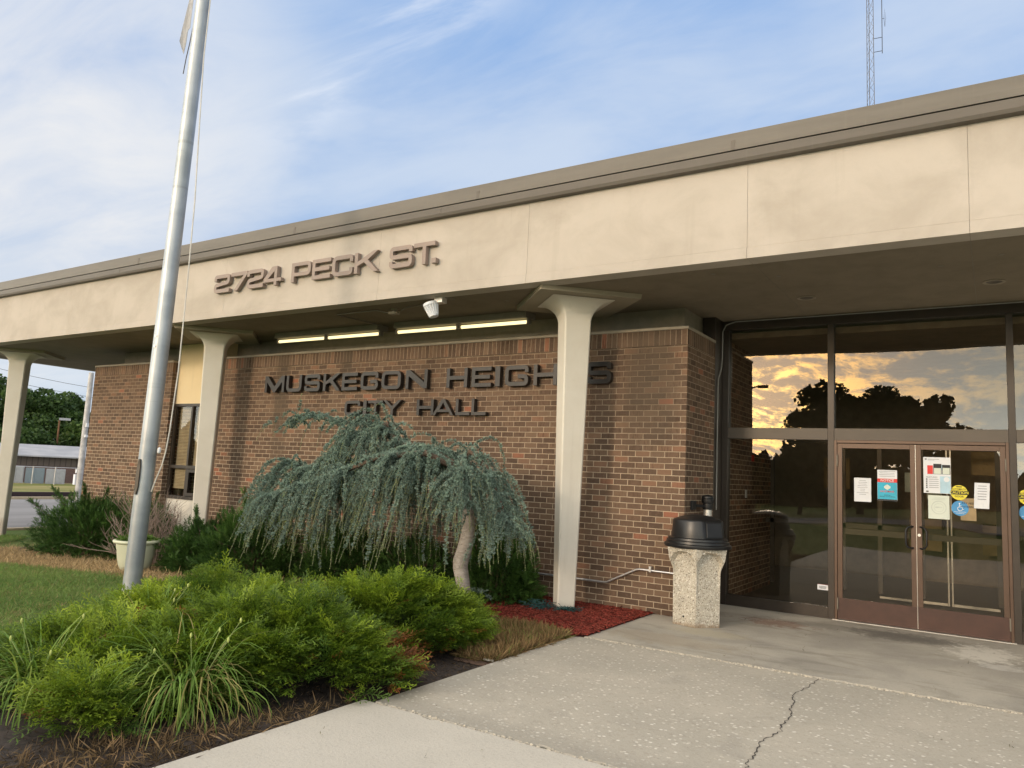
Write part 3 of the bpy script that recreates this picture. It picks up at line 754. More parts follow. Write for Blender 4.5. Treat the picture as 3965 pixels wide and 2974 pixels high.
def glyph(ch, w, h):
    """-> outline polygon, list of hole polygons"""
    t = h*0.20; s_ = t/2; r = h*0.24; th = h*0.19
    if ch == 'C': return stroke([(w-s_, .64*h), (w-s_, h-s_), (s_, h-s_), (s_, s_), (w-s_, s_), (w-s_, .36*h)], t, r), []
    if ch == 'G': return stroke([(w-s_, .66*h), (w-s_, h-s_), (s_, h-s_), (s_, s_), (w-s_, s_), (w-s_, .46*h), (w*.55, .46*h)], t, r*.8), []
    if ch == 'S': return stroke([(w-s_, .68*h), (w-s_, h-s_), (s_, h-s_), (s_, .5*h), (w-s_, .5*h), (w-s_, s_), (s_, s_), (s_, .32*h)], t, r*.62), []
    if ch == '2': return stroke([(s_, .66*h), (s_, h-s_), (w-s_, h-s_), (w-s_, .54*h), (s_*1.2, .42*h), (s_*1.2, s_), (w, s_)], t, r*.5), []
    if ch == 'U': return stroke([(s_, h), (s_, s_), (w-s_, s_), (w-s_, h)], t, r), []
    if ch == 'O': return rrect(0, 0, w, h, r*1.25), [rrect(t, t*.95, w-t, h-t*.95, r*.5)]
    if ch == '7': return [(0, h), (0, h-t), (w-1.55*t, h-t), (w*.22, 0), (w*.22+1.35*t, 0), (w, h-.8*t), (w, h)], []
    if ch == 'P':
        R2 = rrect(t, .30*h, w, h, r)
        o = [(0, 0), (t, 0), (t, .30*h)] + [p for p in R2 if p[0] > w-r-.001 and p[1] < .5*h+.2*h and p[1] < .65*h] + [p for p in R2[:6]] + [(0, h)]
        o = [(0, 0), (t, 0), (t, .30*h), (w-r, .30*h)] + [(w-r+r*math.sin(R(q*18)), .30*h+r-r*math.cos(R(q*18))) for q in range(1, 6)] + [(w-r+r*math.cos(R(q*18)), h-r+r*math.sin(R(q*18))) for q in range(6)] + [(0, h)]
        return o, [rrect(t, .30*h+t*.9, w-t, h-t*.9, r*.3)]
    if ch == '4': return [(w*.60, 0), (w*.60+t, 0), (w*.60+t, .2*h), (w, .2*h), (w, .2*h+.85*t), (w*.60+t, .2*h+.85*t), (w*.60+t, h), (w*.46, h), (0, .2*h+.9*t), (0, .2*h), (w*.60, .2*h)], [[(w*.60, .76*h), (w*.60, .2*h+.85*t), (w*.24, .2*h+.85*t)]]
    if ch == 'K': return [(0, 0), (t, 0), (t, .36*h), (.40*w, .50*h), (w-1.4*t, 0), (w, 0), (.56*w, .60*h), (w*.97, h), (w*.97-1.4*t, h), (t, .56*h), (t, h), (0, h)], []
    if ch == 'A': return [(0, 0), (1.12*t, 0), (1.12*t+.07*w, .2*h), (w-1.12*t-.07*w, .2*h), (w-1.12*t, 0), (w, 0), (.5*w+.62*t, h), (.5*w-.62*t, h)], [[(.335*w, .2*h+.8*t), (.665*w, .2*h+.8*t), (.5*w, .80*h)]]
    if ch == 'M': return [(0, 0), (t, 0), (t, .62*h), (w/2-.4*t, 0), (w/2+.4*t, 0), (w-t, .62*h), (w-t, 0), (w, 0), (w, h), (w-1.25*t, h), (w/2, .34*h), (1.25*t, h), (0, h)], []
    if ch == 'N': return [(0, 0), (t, 0), (t, .68*h), (w-1.3*t, 0), (w, 0), (w, h), (w-t, h), (w-t, .32*h), (1.3*t, h), (0, h)], []
    if ch == 'H': return [(0, 0), (t, 0), (t, .5*h-th/2), (w-t, .5*h-th/2), (w-t, 0), (w, 0), (w, h), (w-t, h), (w-t, .5*h+th/2), (t, .5*h+th/2), (t, h), (0, h)], []
    if ch == 'E': return [(0, 0), (w, 0), (w, th), (t, th), (t, .5*h-th/2), (w*.94, .5*h-th/2), (w*.94, .5*h+th/2), (t, .5*h+th/2), (t, h-th), (w, h-th), (w, h), (0, h)], []
    if ch == 'T': return [(w/2-s_, 0), (w/2+s_, 0), (w/2+s_, h-th), (w, h-th), (w, h), (0, h), (0, h-th), (w/2-s_, h-th)], []
    if ch == 'Y': return [(w/2-s_, 0), (w/2+s_, 0), (w/2+s_, .40*h), (w, h), (w-1.3*t, h), (w/2, .60*h), (1.3*t, h), (0, h), (w/2-s_, .40*h)], []
    if ch == 'L': return [(0, 0), (w, 0), (w, th), (t, th), (t, h), (0, h)], []
    return [(0, 0), (w, 0), (w, h), (0, h)], []      # I and the full stop
from mathutils.geometry import tessellate_polygon
def letter_mesh(ch, x0, x1, z0, h, y0, y1, b):
    out, holes = glyph(ch, x1-x0, h)
    loops = [out] + holes
    flat = [p for l in loops for p in l]
    tris = tessellate_polygon([[Vector((p[0], p[1], 0)) for p in l] for l in loops])
    n = len(flat)
    vs = [(x0+p[0], y0, z0+p[1]) for p in flat] + [(x0+p[0], y1, z0+p[1]) for p in flat]
    fs = [tuple(t_) for t_ in tris] + [tuple(n+i for i in reversed(t_)) for t_ in tris]
    o = 0
    for l in loops:
        k_ = len(l)
        for i in range(k_):
            j = (i+1) % k_; fs.append((o+i, o+j, n+o+j, n+o+i))
        o += k_
    b.add(vs, fs)
def sign(name, label, rows, y0, y1, m, loc):
    t = thing(name, label, 'sign', loc)
    for z0, h, letters in rows:
        for ch, a, c_ in letters:
            b = MB(); letter_mesh(ch, a, c_, z0, h if ch != '.' else h*0.22, y0, y1, b)
            b.build('letter' if ch != '.' else 'full_stop', m, t)
    return t
sign('address_sign', 'mauve brown raised letters reading 2724 PECK ST. on the beige fascia', [(4.205, 0.290, [('2', -10.40, -10.02), ('7', -9.985, -9.60), ('2', -9.60, -9.22), ('4', -9.21, -8.82),
    ('P', -8.60, -8.20), ('E', -8.165, -7.80), ('C', -7.765, -7.37), ('K', -7.335, -6.90), ('S', -6.70, -6.31), ('T', -6.285, -5.935), ('.', -5.985, -5.91)])],
    7.235, 7.298, M['letter_tan'], (-8.15, 7.27, 4.2))
sign('building_name_sign', 'dark weathered bronze letters reading MUSKEGON HEIGHTS CITY HALL on the brown brick wall', [
    (2.798, 0.285, [('M', -10.77, -10.27), ('U', -10.215, -9.84), ('S', -9.765, -9.40), ('K', -9.32, -8.93), ('E', -8.89, -8.55), ('G', -8.475, -8.105), ('O', -8.03, -7.64), ('N', -7.54, -7.12),
      ('H', -6.755, -6.38), ('E', -6.30, -5.965), ('I', -5.895, -5.815), ('G', -5.73, -5.35), ('H', -5.265, -4.90), ('T', -4.845, -4.50), ('S', -4.455, -4.11)]),
    (2.393, 0.235, [('C', -8.79, -8.455), ('I', -8.385, -8.315), ('T', -8.285, -7.975), ('Y', -7.965, -7.60), ('H', -7.29, -6.97), ('A', -6.985, -6.60), ('L', -6.56, -6.31), ('L', -6.28, -6.03)])],
    8.685, 8.758, M['letter_dark'], (-7.4, 8.72, 2.4))

# ================================================================== fittings under the canopy
def fluor(x0, x1, label):
    t = thing('fluorescent_light', label, 'light', ((x0+x1)/2, 8.72, 3.82), 'fluorescent strip lights under the canopy')
    MB().box(x0, x1, 8.60, 8.86, 3.735, 3.823).build('housing', M['bulkhead'], t, bevel=0.004)
    mid = (x0+x1)/2
    for a, b_ in ((x0+0.02, mid-0.04), (mid+0.04, x1-0.02)):
        MB().tube([(a, 8.70, 3.69), (b_, 8.70, 3.69)], 0.024, 14).build('lamp_tube', M['tube'], t, smooth=True)
    for x in (x0-0.01, mid-0.035, x1-0.02): MB().box(x, x+(0.03 if x != mid-0.035 else 0.07), 8.66, 8.74, 3.655, 3.735).build('lamp_holder', M['conduit_paint'], t)
m, t = mat('lit_fluorescent_tube'); finish(t, t.n('ShaderNodeEmission', i0=(1.0, 0.84, 0.42, 1), i1=1.5)); M['tube'] = m
fluor(-10.52, -8.12, 'lit double strip light under the canopy, the one nearer the flagpole')
fluor(-7.78, -5.38, 'lit double strip light under the canopy, the one nearer the white column')
# conduit and junction box
t = thing('conduit', 'painted conduit with a junction box on the canopy underside', 'conduit', (-7.1, 7.9, 3.82))
MB().tube([(-8.05, 8.62, 3.80), (-8.12, 8.0, 3.80), (-8.14, 7.76, 3.80), (-8.05, 7.73, 3.80), (-7.35, 7.73, 3.80), (-7.27, 7.80, 3.785), (-7.22, 7.84, 3.775), (-6.98, 7.84, 3.775), (-6.9, 7.78, 3.785), (-6.78, 7.74, 3.80), (-6.2, 7.68, 3.80)], 0.011, 8).build('pipe', M['conduit_paint'], t, smooth=True)
jb = MB().lathe([(0.05, 3.823), (0.05, 3.81), (0.02, 3.80), (0.02, 3.78)], -7.10, 7.84, 16)
jb.box(-7.17, -7.03, 7.80, 7.88, 3.745, 3.785); jb.build('junction_box', M['trim'], t, smooth=False)
# flood lamp
fl = thing('floodlight', 'white ribbed reflector bulb hanging from the canopy edge', 'light', (-6.02, 7.5, 3.82))
MB().box(-6.09, -5.96, 7.47, 7.58, 3.745, 3.8225).build('mounting_box', M['alu'], fl, bevel=0.006)
MB().lathe([(0.075, 3.822), (0.07, 3.812)], -5.93, 7.60, 18).build('cover_plate', M['conduit_paint'], fl)
b = MB(); ax = Vector((0.30, 0.10, -0.95)).normalized(); o0 = Vector((-6.145, 7.47, 3.745)); a_ = ax.orthogonal().normalized(); c_ = ax.cross(a_)
def fr(s_, r, n=48, rib=0.0): return [tuple(o0 + ax*s_ + (a_*math.cos(2*PI*k/n) + c_*math.sin(2*PI*k/n))*(r - (rib if k % 3 == 0 else 0))) for k in range(n)]
b.loft([fr(0.012, 0.045), fr(0.0, 0.085), fr(0.0, 0.098), fr(0.012, 0.102), fr(0.035, 0.100, rib=0), fr(0.037, 0.098, rib=0.014), fr(0.16, 0.068, rib=0.014), fr(0.162, 0.068), fr(0.185, 0.060), fr(0.187, 0.0598)])
b.build('bulb', M['white_plastic'], fl, smooth=True)
MB().tube([(-6.05, 7.49, 3.75), (-6.09, 7.48, 3.715), (-6.12, 7.475, 3.70)], 0.016, 10).build('swivel_arm', M['alu'], fl)
# recessed cans
for x, y, l in ((-1.83, 9.17, 'recessed round downlight in the canopy, the one nearer the white column'), (0.04, 9.13, 'recessed round downlight in the canopy, the one above the doors at the right edge')):
    c0 = thing('downlight', l, 'light', (x, y, 3.82), 'recessed downlights in the canopy')
    MB().lathe([(0.075, 3.8245), (0.10, 3.8245), (0.105, 3.818), (0.09, 3.816), (0.075, 3.819)], x, y, 36, cap=False).build('trim_ring', M['trim'], c0, smooth=True)
    MB().lathe([(0.074, 3.8225), (0.001, 3.8225)], x, y, 36, cap=False).build('lens', M['coping_dark'], c0)
tag(MB().box(-15.6, -14.9, 9.3, 9.55, 3.815, 3.824).build('soffit_vent', M['black']), 'small black vent slot in the canopy underside over the left brick wall', 'vent')

M['conduit_dull'] = simple('dull_grey_conduit', (0.24, 0.235, 0.22), 0.55)
# conduit along the brick base and up the entrance corner
t = thing('wall_conduit', 'silver conduit running low along the brown brick wall and stepping up', 'conduit', (-5.0, 8.74, 0.4))
MB().tube([(-7.6, 8.742, 0.315), (-4.14, 8.742, 0.305), (-4.10, 8.742, 0.312), (-3.72, 8.742, 0.500), (-3.67, 8.742, 0.512), (-3.15, 8.742, 0.508)], 0.0135, 10).build('pipe', M['conduit'], t, smooth=True)
for x, z in ((-5.22, 0.309), (-3.53, 0.512), (-6.7, 0.315)): MB().box(x-0.014, x+0.014, 8.722, 8.768, z-0.017, z+0.05).build('pipe_clip', M['conduit'], t)
t = thing('corner_conduit', 'thin pale conduit climbing the dark corner post beside the entrance', 'conduit', (-3.12, 9.9, 1.3))
MB().tube([(-3.112, 9.93, 1.25), (-3.112, 9.93, 2.9), (-3.112, 9.95, 3.0), (-3.108, 10.05, 3.14), (-3.104, 10.08, 3.3), (-3.104, 10.08, 3.66), (-3.07, 10.12, 3.76), (-2.95, 10.15, 3.805), (2.0, 10.16, 3.815)], 0.008, 8).build('pipe', M['conduit_dull'], t, smooth=True)
# hydrant-like domed fixture on the brick return
t = thing('wall_fixture', 'black domed fixture with a chrome collar on the brick return behind the bin', 'fixture', (-3.0, 9.3, 1.3))
MB().lathe([(0.052, 1.19), (0.052, 1.265)], -3.005, 9.25, 24).build('collar', M['chrome'] if 'chrome' in M else M['alu'], t, smooth=True)
MB().lathe([(0.058, 1.266), (0.062, 1.29), (0.062, 1.34), (0.073, 1.345), (0.078, 1.36), (0.078, 1.395), (0.07, 1.40), (0.078, 1.405), (0.074, 1.425), (0.05, 1.443), (0.0, 1.45)], -3.005, 9.25, 24).build('dome_cap', M['black'], t, smooth=True)
MB().tube([(-3.005, 9.25, 1.30), (-3.06, 9.15, 1.31), (-3.128, 9.05, 1.31)], 0.018, 10).build('arm', M['black'], t)
MB().box(-3.128, -3.095, 8.96, 9.10, 1.26, 1.37).build('bracket', M['black'], t, bevel=0.004)
MB().tube([(-3.005, 9.25, 0.01), (-3.005, 9.25, 1.19)], 0.03, 12).build('standpipe', M['black'], t)

# ================================================================== litter bin
M['aggregate'] = None
m, t = mat('exposed_pebble_concrete')
pos = t.n('ShaderNodeNewGeometry').outputs['Position']
def vor(sc, seed=0):
    v = t.n('ShaderNodeTexVoronoi', feature='F1'); t.set(v.inputs['Vector'], t.mapping(pos, loc=(seed, 0, seed))); v.inputs['Scale'].default_value = sc
    return v.outputs['Distance'], t.n('ShaderNodeTexWhiteNoise', noise_dimensions='3D', i0=v.outputs['Position']).outputs[0]
d0, w0 = vor(75); d1_, w1 = vor(38, 5)
base = t.mix(t.smooth(t.noise(pos, 9, 4), .3, .7), (0.40, 0.37, 0.31), (0.50, 0.46, 0.38))
pc = t.ramp(w0, [(0, (0.10, 0.085, 0.07)), (0.14, (0.24, 0.20, 0.16)), (0.40, (0.42, 0.38, 0.31)), (0.75, (0.56, 0.52, 0.44)), (1.0, (0.70, 0.67, 0.60))])
c = t.mix(t.smooth(d0, 0.55, 0.35), base, pc)
pc2 = t.ramp(w1, [(0, (0.12, 0.10, 0.085)), (0.3, (0.28, 0.23, 0.18)), (0.7, (0.66, 0.63, 0.56)), (1.0, (0.74, 0.72, 0.66))])
c = t.mix(t.math('MULTIPLY', t.smooth(d1_, 0.36, 0.26), t.smooth(t.noise(pos, 25, 2), 0.45, 0.55)), c, pc2)
zz = t.n('ShaderNodeSeparateXYZ', i0=pos).outputs[2]
c = t.mix(t.math('MULTIPLY', t.smooth(t.math('ADD', zz, t.math('MULTIPLY', t.noise(pos, 12, 3), 0.08)), 0.11, 0.045), 0.6), c, (0.20, 0.12, 0.055))
finish(t, pbsdf(t, c, 0.85, 0, 0.3, bump(t, t.math('ADD', d0, t.math('MULTIPLY', d1_, .6)), 0.5, 0.006))); M['aggregate'] = m
bx, by = -2.90, 8.585
bin_ = thing('litter_bin', 'hexagonal pebbled concrete litter bin with a black domed lid beside the entrance', 'litter bin', (bx, by, 0))
def hexpts(rad, z, rot=-73.0): return [(bx+rad*math.cos(R(rot+60*k)), by+rad*math.sin(R(rot+60*k)), z) for k in range(6)]
# each side: flat panel recessed under a round arch, built as a grid and pushed in
def bin_body():
    b = MB(); nu, nv = 26, 44
    prof = lambda v: 0.292 + 0.010*v + 0.060*sstep(0.68, 0.90, v) + 0.012*sstep(0.9, 1.0, v)
    z = lambda v: 0.005 + 0.855*v
    for k in range(6):
        a0, a1 = R(-73+60*k), R(-73+60*(k+1)); an = (a0+a1)/2; nx, ny = math.cos(an), math.sin(an)
        vs = []
        for j in range(nv+1):
            v = j/nv; rad = prof(v)
            p0 = Vector((bx+rad*math.cos(a0), by+rad*math.sin(a0))); p1 = Vector((bx+rad*math.cos(a1), by+rad*math.sin(a1)))
            for i in range(nu+1):
                u = i/nu; p = p0.lerp(p1, u)
                x_ = (u-0.5)*0.34; z_ = z(v)
                # arch: spring line at z=.66, radius .135
                inside = (abs(x_) < 0.150 and z_ < 0.665) or (x_*x_ + (z_-0.665)**2 < 0.150**2)
                if inside and z_ > 0.0:
                    flat = 0.292 + 0.006*z_; cur = rad
                    d = (cur - flat)*math.cos(R(30)) + 0.016*sstep(0.30, 0.62, z_)
                    p = p - Vector((nx, ny))*max(0, d)
                vs.append((p.x, p.y, z_))
        b.add(vs, [(j*(nu+1)+i, j*(nu+1)+i+1, (j+1)*(nu+1)+i+1, (j+1)*(nu+1)+i) for j in range(nv) for i in range(nu)])
    b.add(hexpts(prof(1), 0.86), [tuple(range(6))]); b.add(hexpts(prof(0), 0.005), [tuple(reversed(range(6)))])
    o = b.build('bin_body', M['aggregate'], bin_)
    bm = bmesh.new(); bm.from_mesh(o.data); bmesh.ops.remove_doubles(bm, verts=bm.verts, dist=0.0006); bmesh.ops.recalc_face_normals(bm, faces=bm.faces); bm.to_mesh(o.data); bm.free()
    o.data.shade_smooth(); o.data.set_sharp_from_angle(angle=R(25)); return o
bin_body()
MB().lathe([(0.30, 0.855), (0.370, 0.858), (0.378, 0.872), (0.375, 0.895), (0.355, 0.905), (0.352, 0.93), (0.338, 0.940), (0.335, 0.962), (0.30, 0.966), (0.29, 0.975)], bx, by, 56).build('lid_rim', M['rubber'], bin_, smooth=True)
# dome with a flat flap opening facing right
b = MB(); n = 64; rings = []
def domering(r, z, cut):
    out = []
    an = R(-28)
    for k in range(n):
        a = 2*PI*k/n; x_, y_ = r*math.cos(a), r*math.sin(a)
        d = x_*math.cos(an) + y_*math.sin(an)
        if d > cut: x_ -= (d-cut)*math.cos(an); y_ -= (d-cut)*math.sin(an)
        out.append((bx+x_, by+y_, z))
    return out
for r, z, cut in ((0.295, 0.968, 0.262), (0.293, 1.00, 0.262), (0.282, 1.150, 0.232), (0.276, 1.165, 0.226), (0.262, 1.175, 0.214), (0.15, 1.212, 0.2), (0.03, 1.228, 0.2), (0.001, 1.229, 0.2)):
    rings.append(domering(r, z, cut))
b.loft(rings); b.build('lid_dome', M['rubber'], bin_, smooth=True)
an = R(-28)
def fp(s_, z, d): return (bx + math.cos(an)*d - math.sin(an)*s_, by + math.sin(an)*d + math.cos(an)*s_, z)
b = MB(); b.loft([[fp(-0.115, 0.985, .262), fp(0.115, 0.985, .262), fp(0.10, 1.145, .236), fp(-0.10, 1.145, .236)], [fp(-0.115, 0.985, .274), fp(0.115, 0.985, .274), fp(0.10, 1.145, .248), fp(-0.10, 1.145, .248)]])
b.build('flap', M['rubber'], bin_, bevel=0.004)
b = MB(); pz = hexpts(0.3, 0.10); e = Vector(pz[0][:2]).lerp(Vector(pz[5][:2]), 0.52)
MB().tube([(e.x, e.y, 0.105), (e.x-0.01*math.cos(R(-103)), e.y+0.02, 0.105)], 0.011, 12).build('drain_hole', M['black'], bin_)

# ================================================================== papers and stickers on the doors
YP = YG - 0.0262
def txt(s_, x, z, size, m, parent, y=YP-0.0022, xscale=1.0, name='print'):
    cu = bpy.data.curves.new('txt', 'FONT'); cu.body = s_; cu.size = size; cu.align_x = 'CENTER'; cu.align_y = 'CENTER'; cu.extrude = 0.0002; cu.resolution_u = 3
    cu.offset = size*0.012
    o = bpy.data.objects.new('txt', cu); C.objects.link(o)
    bpy.context.view_layer.update()
    me = bpy.data.meshes.new_from_object(o.evaluated_get(bpy.context.evaluated_depsgraph_get()))
    bpy.data.objects.remove(o); bpy.data.curves.remove(cu)
    for v in me.vertices:
        a, b_, c_ = v.co; v.co = (x + a*xscale, y + c_, z + b_)
    me.materials.clear(); me.materials.append(m)
    o = bpy.data.objects.new(name, me); C.objects.link(o)
    o.parent = parent; o.matrix_parent_inverse = Matrix.Translation(-parent.location); return o
def sheet_of(name, label, cat, x0, x1, z0, z1, m, y=YP, group=None, curl=0.0, skew=0.0):
    t = thing(name, label, cat, ((x0+x1)/2, y, z0), group)
    b = MB(); n = 8; vs = []
    for j in range(2):
        for i in range(n+1):
            u = i/n; x = x0+(x1-x0)*u; vs.append((x + skew*(1-j), y - curl*(2*u-1)**2*(1 if j == 0 else .6), (z0, z1)[j]))
    vs2 = [(a, c_+0.0008, d) for a, c_, d in vs]
    N = n+1
    fs = [(i, i+1, N+i+1, N+i) for i in range(n)] + [(2*N+N+i, 2*N+N+i+1, 2*N+i+1, 2*N+i) for i in range(n)] + [(0, N, 3*N, 2*N), (n, 2*N+n, 3*N+n, N+n)]
    b.add(vs+vs2, fs); b.build('sheet', m, t); return t
def bars(parent, rows, m, y=YP-0.0014, name='print'):
    b = MB()
    for x0, x1, z0, z1 in rows: b.box(x0, x1, y-0.0004, y, z0, z1)
    return b.build(name, m, parent)
rnd = random.Random(3)
def lines(cx, zt, n, dz_, wmin, wmax, h): return [(cx-w_/2, cx+w_/2, zt-k*dz_-h, zt-k*dz_) for k in range(n) for w_ in [rnd.uniform(wmin, wmax)]]
p = sheet_of('paper_notice', 'plain white printed sheet taped on the left door, left of the red and blue notice', 'notice', -1.475, -1.283, 1.455, 1.745, M['paper'], group='papers taped on the doors')
bars(p, lines(-1.379, 1.715, 9, 0.021, 0.05, 0.15, 0.005), M['ink'])
p = sheet_of('paper_notice', 'plain white printed sheet taped near the right edge of the right door, slightly curled', 'notice', -0.200, -0.052, 1.450, 1.742, M['paper'], group='papers taped on the doors', curl=0.012, skew=-0.012)
bars(p, lines(-0.124, 1.71, 6, 0.030, 0.07, 0.12, 0.008), M['ink'], y=YP-0.003)
p = sheet_of('paper_notice', 'pale sheet with a faint round seal under the phone poster on the right door', 'notice', -0.672, -0.455, 1.303, 1.575, M['paper2'], group='papers taped on the doors')
b = MB(); n = 40
for r0, r1 in ((0.078, 0.070), (0.050, 0.046)):
    vs = [(-0.563+r*math.cos(2*PI*k/n), YP-0.0016, 1.435+r*math.sin(2*PI*k/n)) for r in (r0, r1) for k in range(n)]
    b.add(vs, [(k, (k+1) % n, n+(k+1) % n, n+k) for k in range(n)])
b.box(-0.60, -0.53, YP-0.0018, YP-0.0014, 1.43, 1.445)
M['faint'] = simple('faint_print', (0.52, 0.57, 0.52), 0.8)
b.build('seal', M['faint'], p); bars(p, lines(-0.563, 1.545, 2, 0.016, 0.12, 0.16, 0.004), M['faint'])
p = sheet_of('mask_notice', 'white, red and turquoise NOTICE poster about masks on the left door', 'notice', -1.213, -0.997, 1.483, 1.852, M['paper'])
bars(p, [(-1.213, -0.997, 1.703, 1.747)], M['red'], name='red_band'); bars(p, [(-1.211, -0.999, 1.500, 1.7025)], M['cyan'], name='blue_field')
bars(p, [(-1.211, -0.999, 1.484, 1.4995)], M['ink_dark'], name='black_strip')
txt('NOTICE', -1.105, 1.725, 0.040, M['paper'], p)
b = MB(); b.add([(-1.140, YP-0.0022, 1.635), (-1.105, YP-0.0022, 1.612), (-1.070, YP-0.0022, 1.635), (-1.070, YP-0.0022, 1.655), (-1.105, YP-0.0022, 1.678), (-1.140, YP-0.0022, 1.655)], [(0, 1, 2, 3, 4, 5)]); b.build('mask_picture', M['paper2'], p)
txt('FACE MASK', -1.105, 1.592, 0.030, M['red'], p); txt('SOCIAL DISTANCING', -1.105, 1.530, 0.017, M['ink_dark'], p); txt('MAINTAIN', -1.105, 1.548, 0.014, M['ink_dark'], p)
bars(p, lines(-1.105, 1.838, 4, 0.020, 0.12, 0.19, 0.005), M['ink'])
p = sheet_of('phone_poster', 'white and pale blue poster showing three phones above a FEATURES list on the right door', 'poster', -0.716, -0.436, 1.600, 2.022, M['paper'], y=YP-0.001)
yq = YP-0.0022
bars(p, [(-0.68, -0.44, 1.822, 1.828)], M['paleblue'], y=yq)
b = MB(); b.box(-0.545, -0.440, yq-.0003, yq, 1.604, 1.80); b.box(-0.60, -0.445, yq-.0003, yq, 1.87, 1.93); b.build('blue_field', M['paleblue'], p)
bars(p, [(-0.675, -0.617, 1.823, 1.925)], M['red'], y=yq-0.0006, name='phone_picture')
bars(p, [(-0.612, -0.528, 1.823, 1.945), (-0.522, -0.440, 1.823, 1.935)], M['ink_dark'], y=yq-0.0006, name='phone_picture')
bars(p, [(-0.606, -0.534, 1.826, 1.895), (-0.516, -0.446, 1.826, 1.90)], M['paper2'], y=yq-0.001, name='phone_screen')
txt('FEATURES', -0.63, 1.785, 0.026, M['ink'], p, y=yq-.001)
bars(p, [(-0.66, -0.56, 1.765-k*.024-.006, 1.765-k*.024) for k in range(5)], M['ink'], y=yq-0.0006)
b = MB()
for k in range(5): b.box(-0.690, -0.676, yq-.0007, yq-.0002, 1.757-k*.024-.003, 1.769-k*.024)
b.box(-0.69, -0.665, yq-.0007, yq-.0002, 1.612, 1.626); b.build('bullet', M['ink_dark'], p)
def disc(parent, cx, cz, r, m, y, n=40, name='disc'):
    b = MB(); b.add([(cx+r*math.cos(2*PI*k/n), y, cz+r*math.sin(2*PI*k/n)) for k in range(n)], [tuple(range(n))]); return b.build(name, m, parent)
disc(p, -0.478, 1.765, 0.030, M['paper'], yq-.0008, name='badge'); disc(p, -0.690, 1.998, 0.012, M['ink'], yq-.0008, name='badge')
bars(p, [(-0.67, -0.55, 1.995, 2.000), (-0.67, -0.60, 1.985, 1.989)], M['ink'], y=yq-.0006)
def caution(cx, cz, label):
    t = thing('caution_sticker', label, 'sticker', (cx, YP, cz), 'round door stickers')
    disc(t, cx, cz, 0.086, M['yellow'], YP-0.0012)
    bars(t, [(cx-0.084, cx+0.084, cz-0.024, cz+0.022)], M['ink_dark'], y=YP-0.0016, name='black_band')
    bars(t, [(cx-0.028, cx+0.028, cz+0.062, cz+0.072)], M['ink_dark'], y=YP-0.0016, name='black_band')
    txt('CAUTION', cx, cz-0.001, 0.042, M['yellow'], t, y=YP-.0028); txt('AUTOMATIC', cx, cz+0.038, 0.027, M['ink_dark'], t); txt('DOOR', cx, cz-0.045, 0.030, M['ink_dark'], t); return t
def access(cx, cz, label):
    t = thing('accessibility_sticker', label, 'sticker', (cx, YP, cz), 'round door stickers')
    disc(t, cx, cz, 0.086, M['blue'], YP-0.0012)
    b = MB(); y = YP-0.0026
    b.tube([(cx-0.004, y, cz+0.046), (cx-0.004, y, cz+0.012), (cx+0.020, y, cz+0.012), (cx+0.030, y, cz-0.014), (cx+0.040, y, cz-0.010)], 0.0042, 6)
    b.tube([(cx-0.004, y, cz+0.028), (cx+0.016, y, cz+0.028)], 0.0035, 6)
    b.tube([(cx+0.001+0.024*math.cos(R(a)), y, cz-0.004+0.024*math.sin(R(a))) for a in range(120, 350, 15)], 0.0038, 6)
    b.add([(cx-0.004+0.008*math.cos(k*PI/6), y-.001, cz+0.055+0.008*math.sin(k*PI/6)) for k in range(12)], [tuple(range(12))])
    b.build('wheelchair_symbol', M['paper'], t)
    txt('ACTIVATE SWITCH', cx, cz-0.042, 0.014, M['paper'], t); txt('TO OPERATE', cx, cz-0.058, 0.014, M['paper'], t); return t
caution(-0.355, 1.620, 'yellow round AUTOMATIC CAUTION DOOR sticker on the right door'); access(-0.350, 1.440, 'blue round wheelchair sticker on the right door')
yp_keep = YP; YP = YG - 0.002
caution(0.300, 1.605, 'yellow round caution sticker on the fixed glass right of the doors'); access(0.302, 1.430, 'blue round wheelchair sticker on the fixed glass right of the doors')
p = sheet_of('warning_sticker', 'tiny white sticker with a red dashed border low on the glass left of the doors', 'sticker', -1.905, -1.775, 0.338, 0.402, M['paper'])
b = MB()
for k in range(8):
    b.box(-1.903+k*.0165, -1.894+k*.0165, YP-.0012, YP-.0008, 0.394, 0.402); b.box(-1.903+k*.0165, -1.894+k*.0165, YP-.0012, YP-.0008, 0.338, 0.346)
b.build('dashed_border', M['red'], p); bars(p, [(-1.885, -1.80, .376, .382), (-1.885, -1.80, .362, .368), (-1.87, -1.81, .352, .356)], M['ink_dark'])
YP = YG + 0.03
p = sheet_of('brown_notice', 'brown paper notice with dark lettering hanging behind the glass of the right door', 'notice', -0.345, -0.190, 1.305, 1.560, M['brownpaper'])
txt('PAY FEES', -0.267, 1.50, 0.032, M['ink_dark'], p); txt('ENTERING', -0.267, 1.46, 0.030, M['ink_dark'], p)
YP = yp_keep

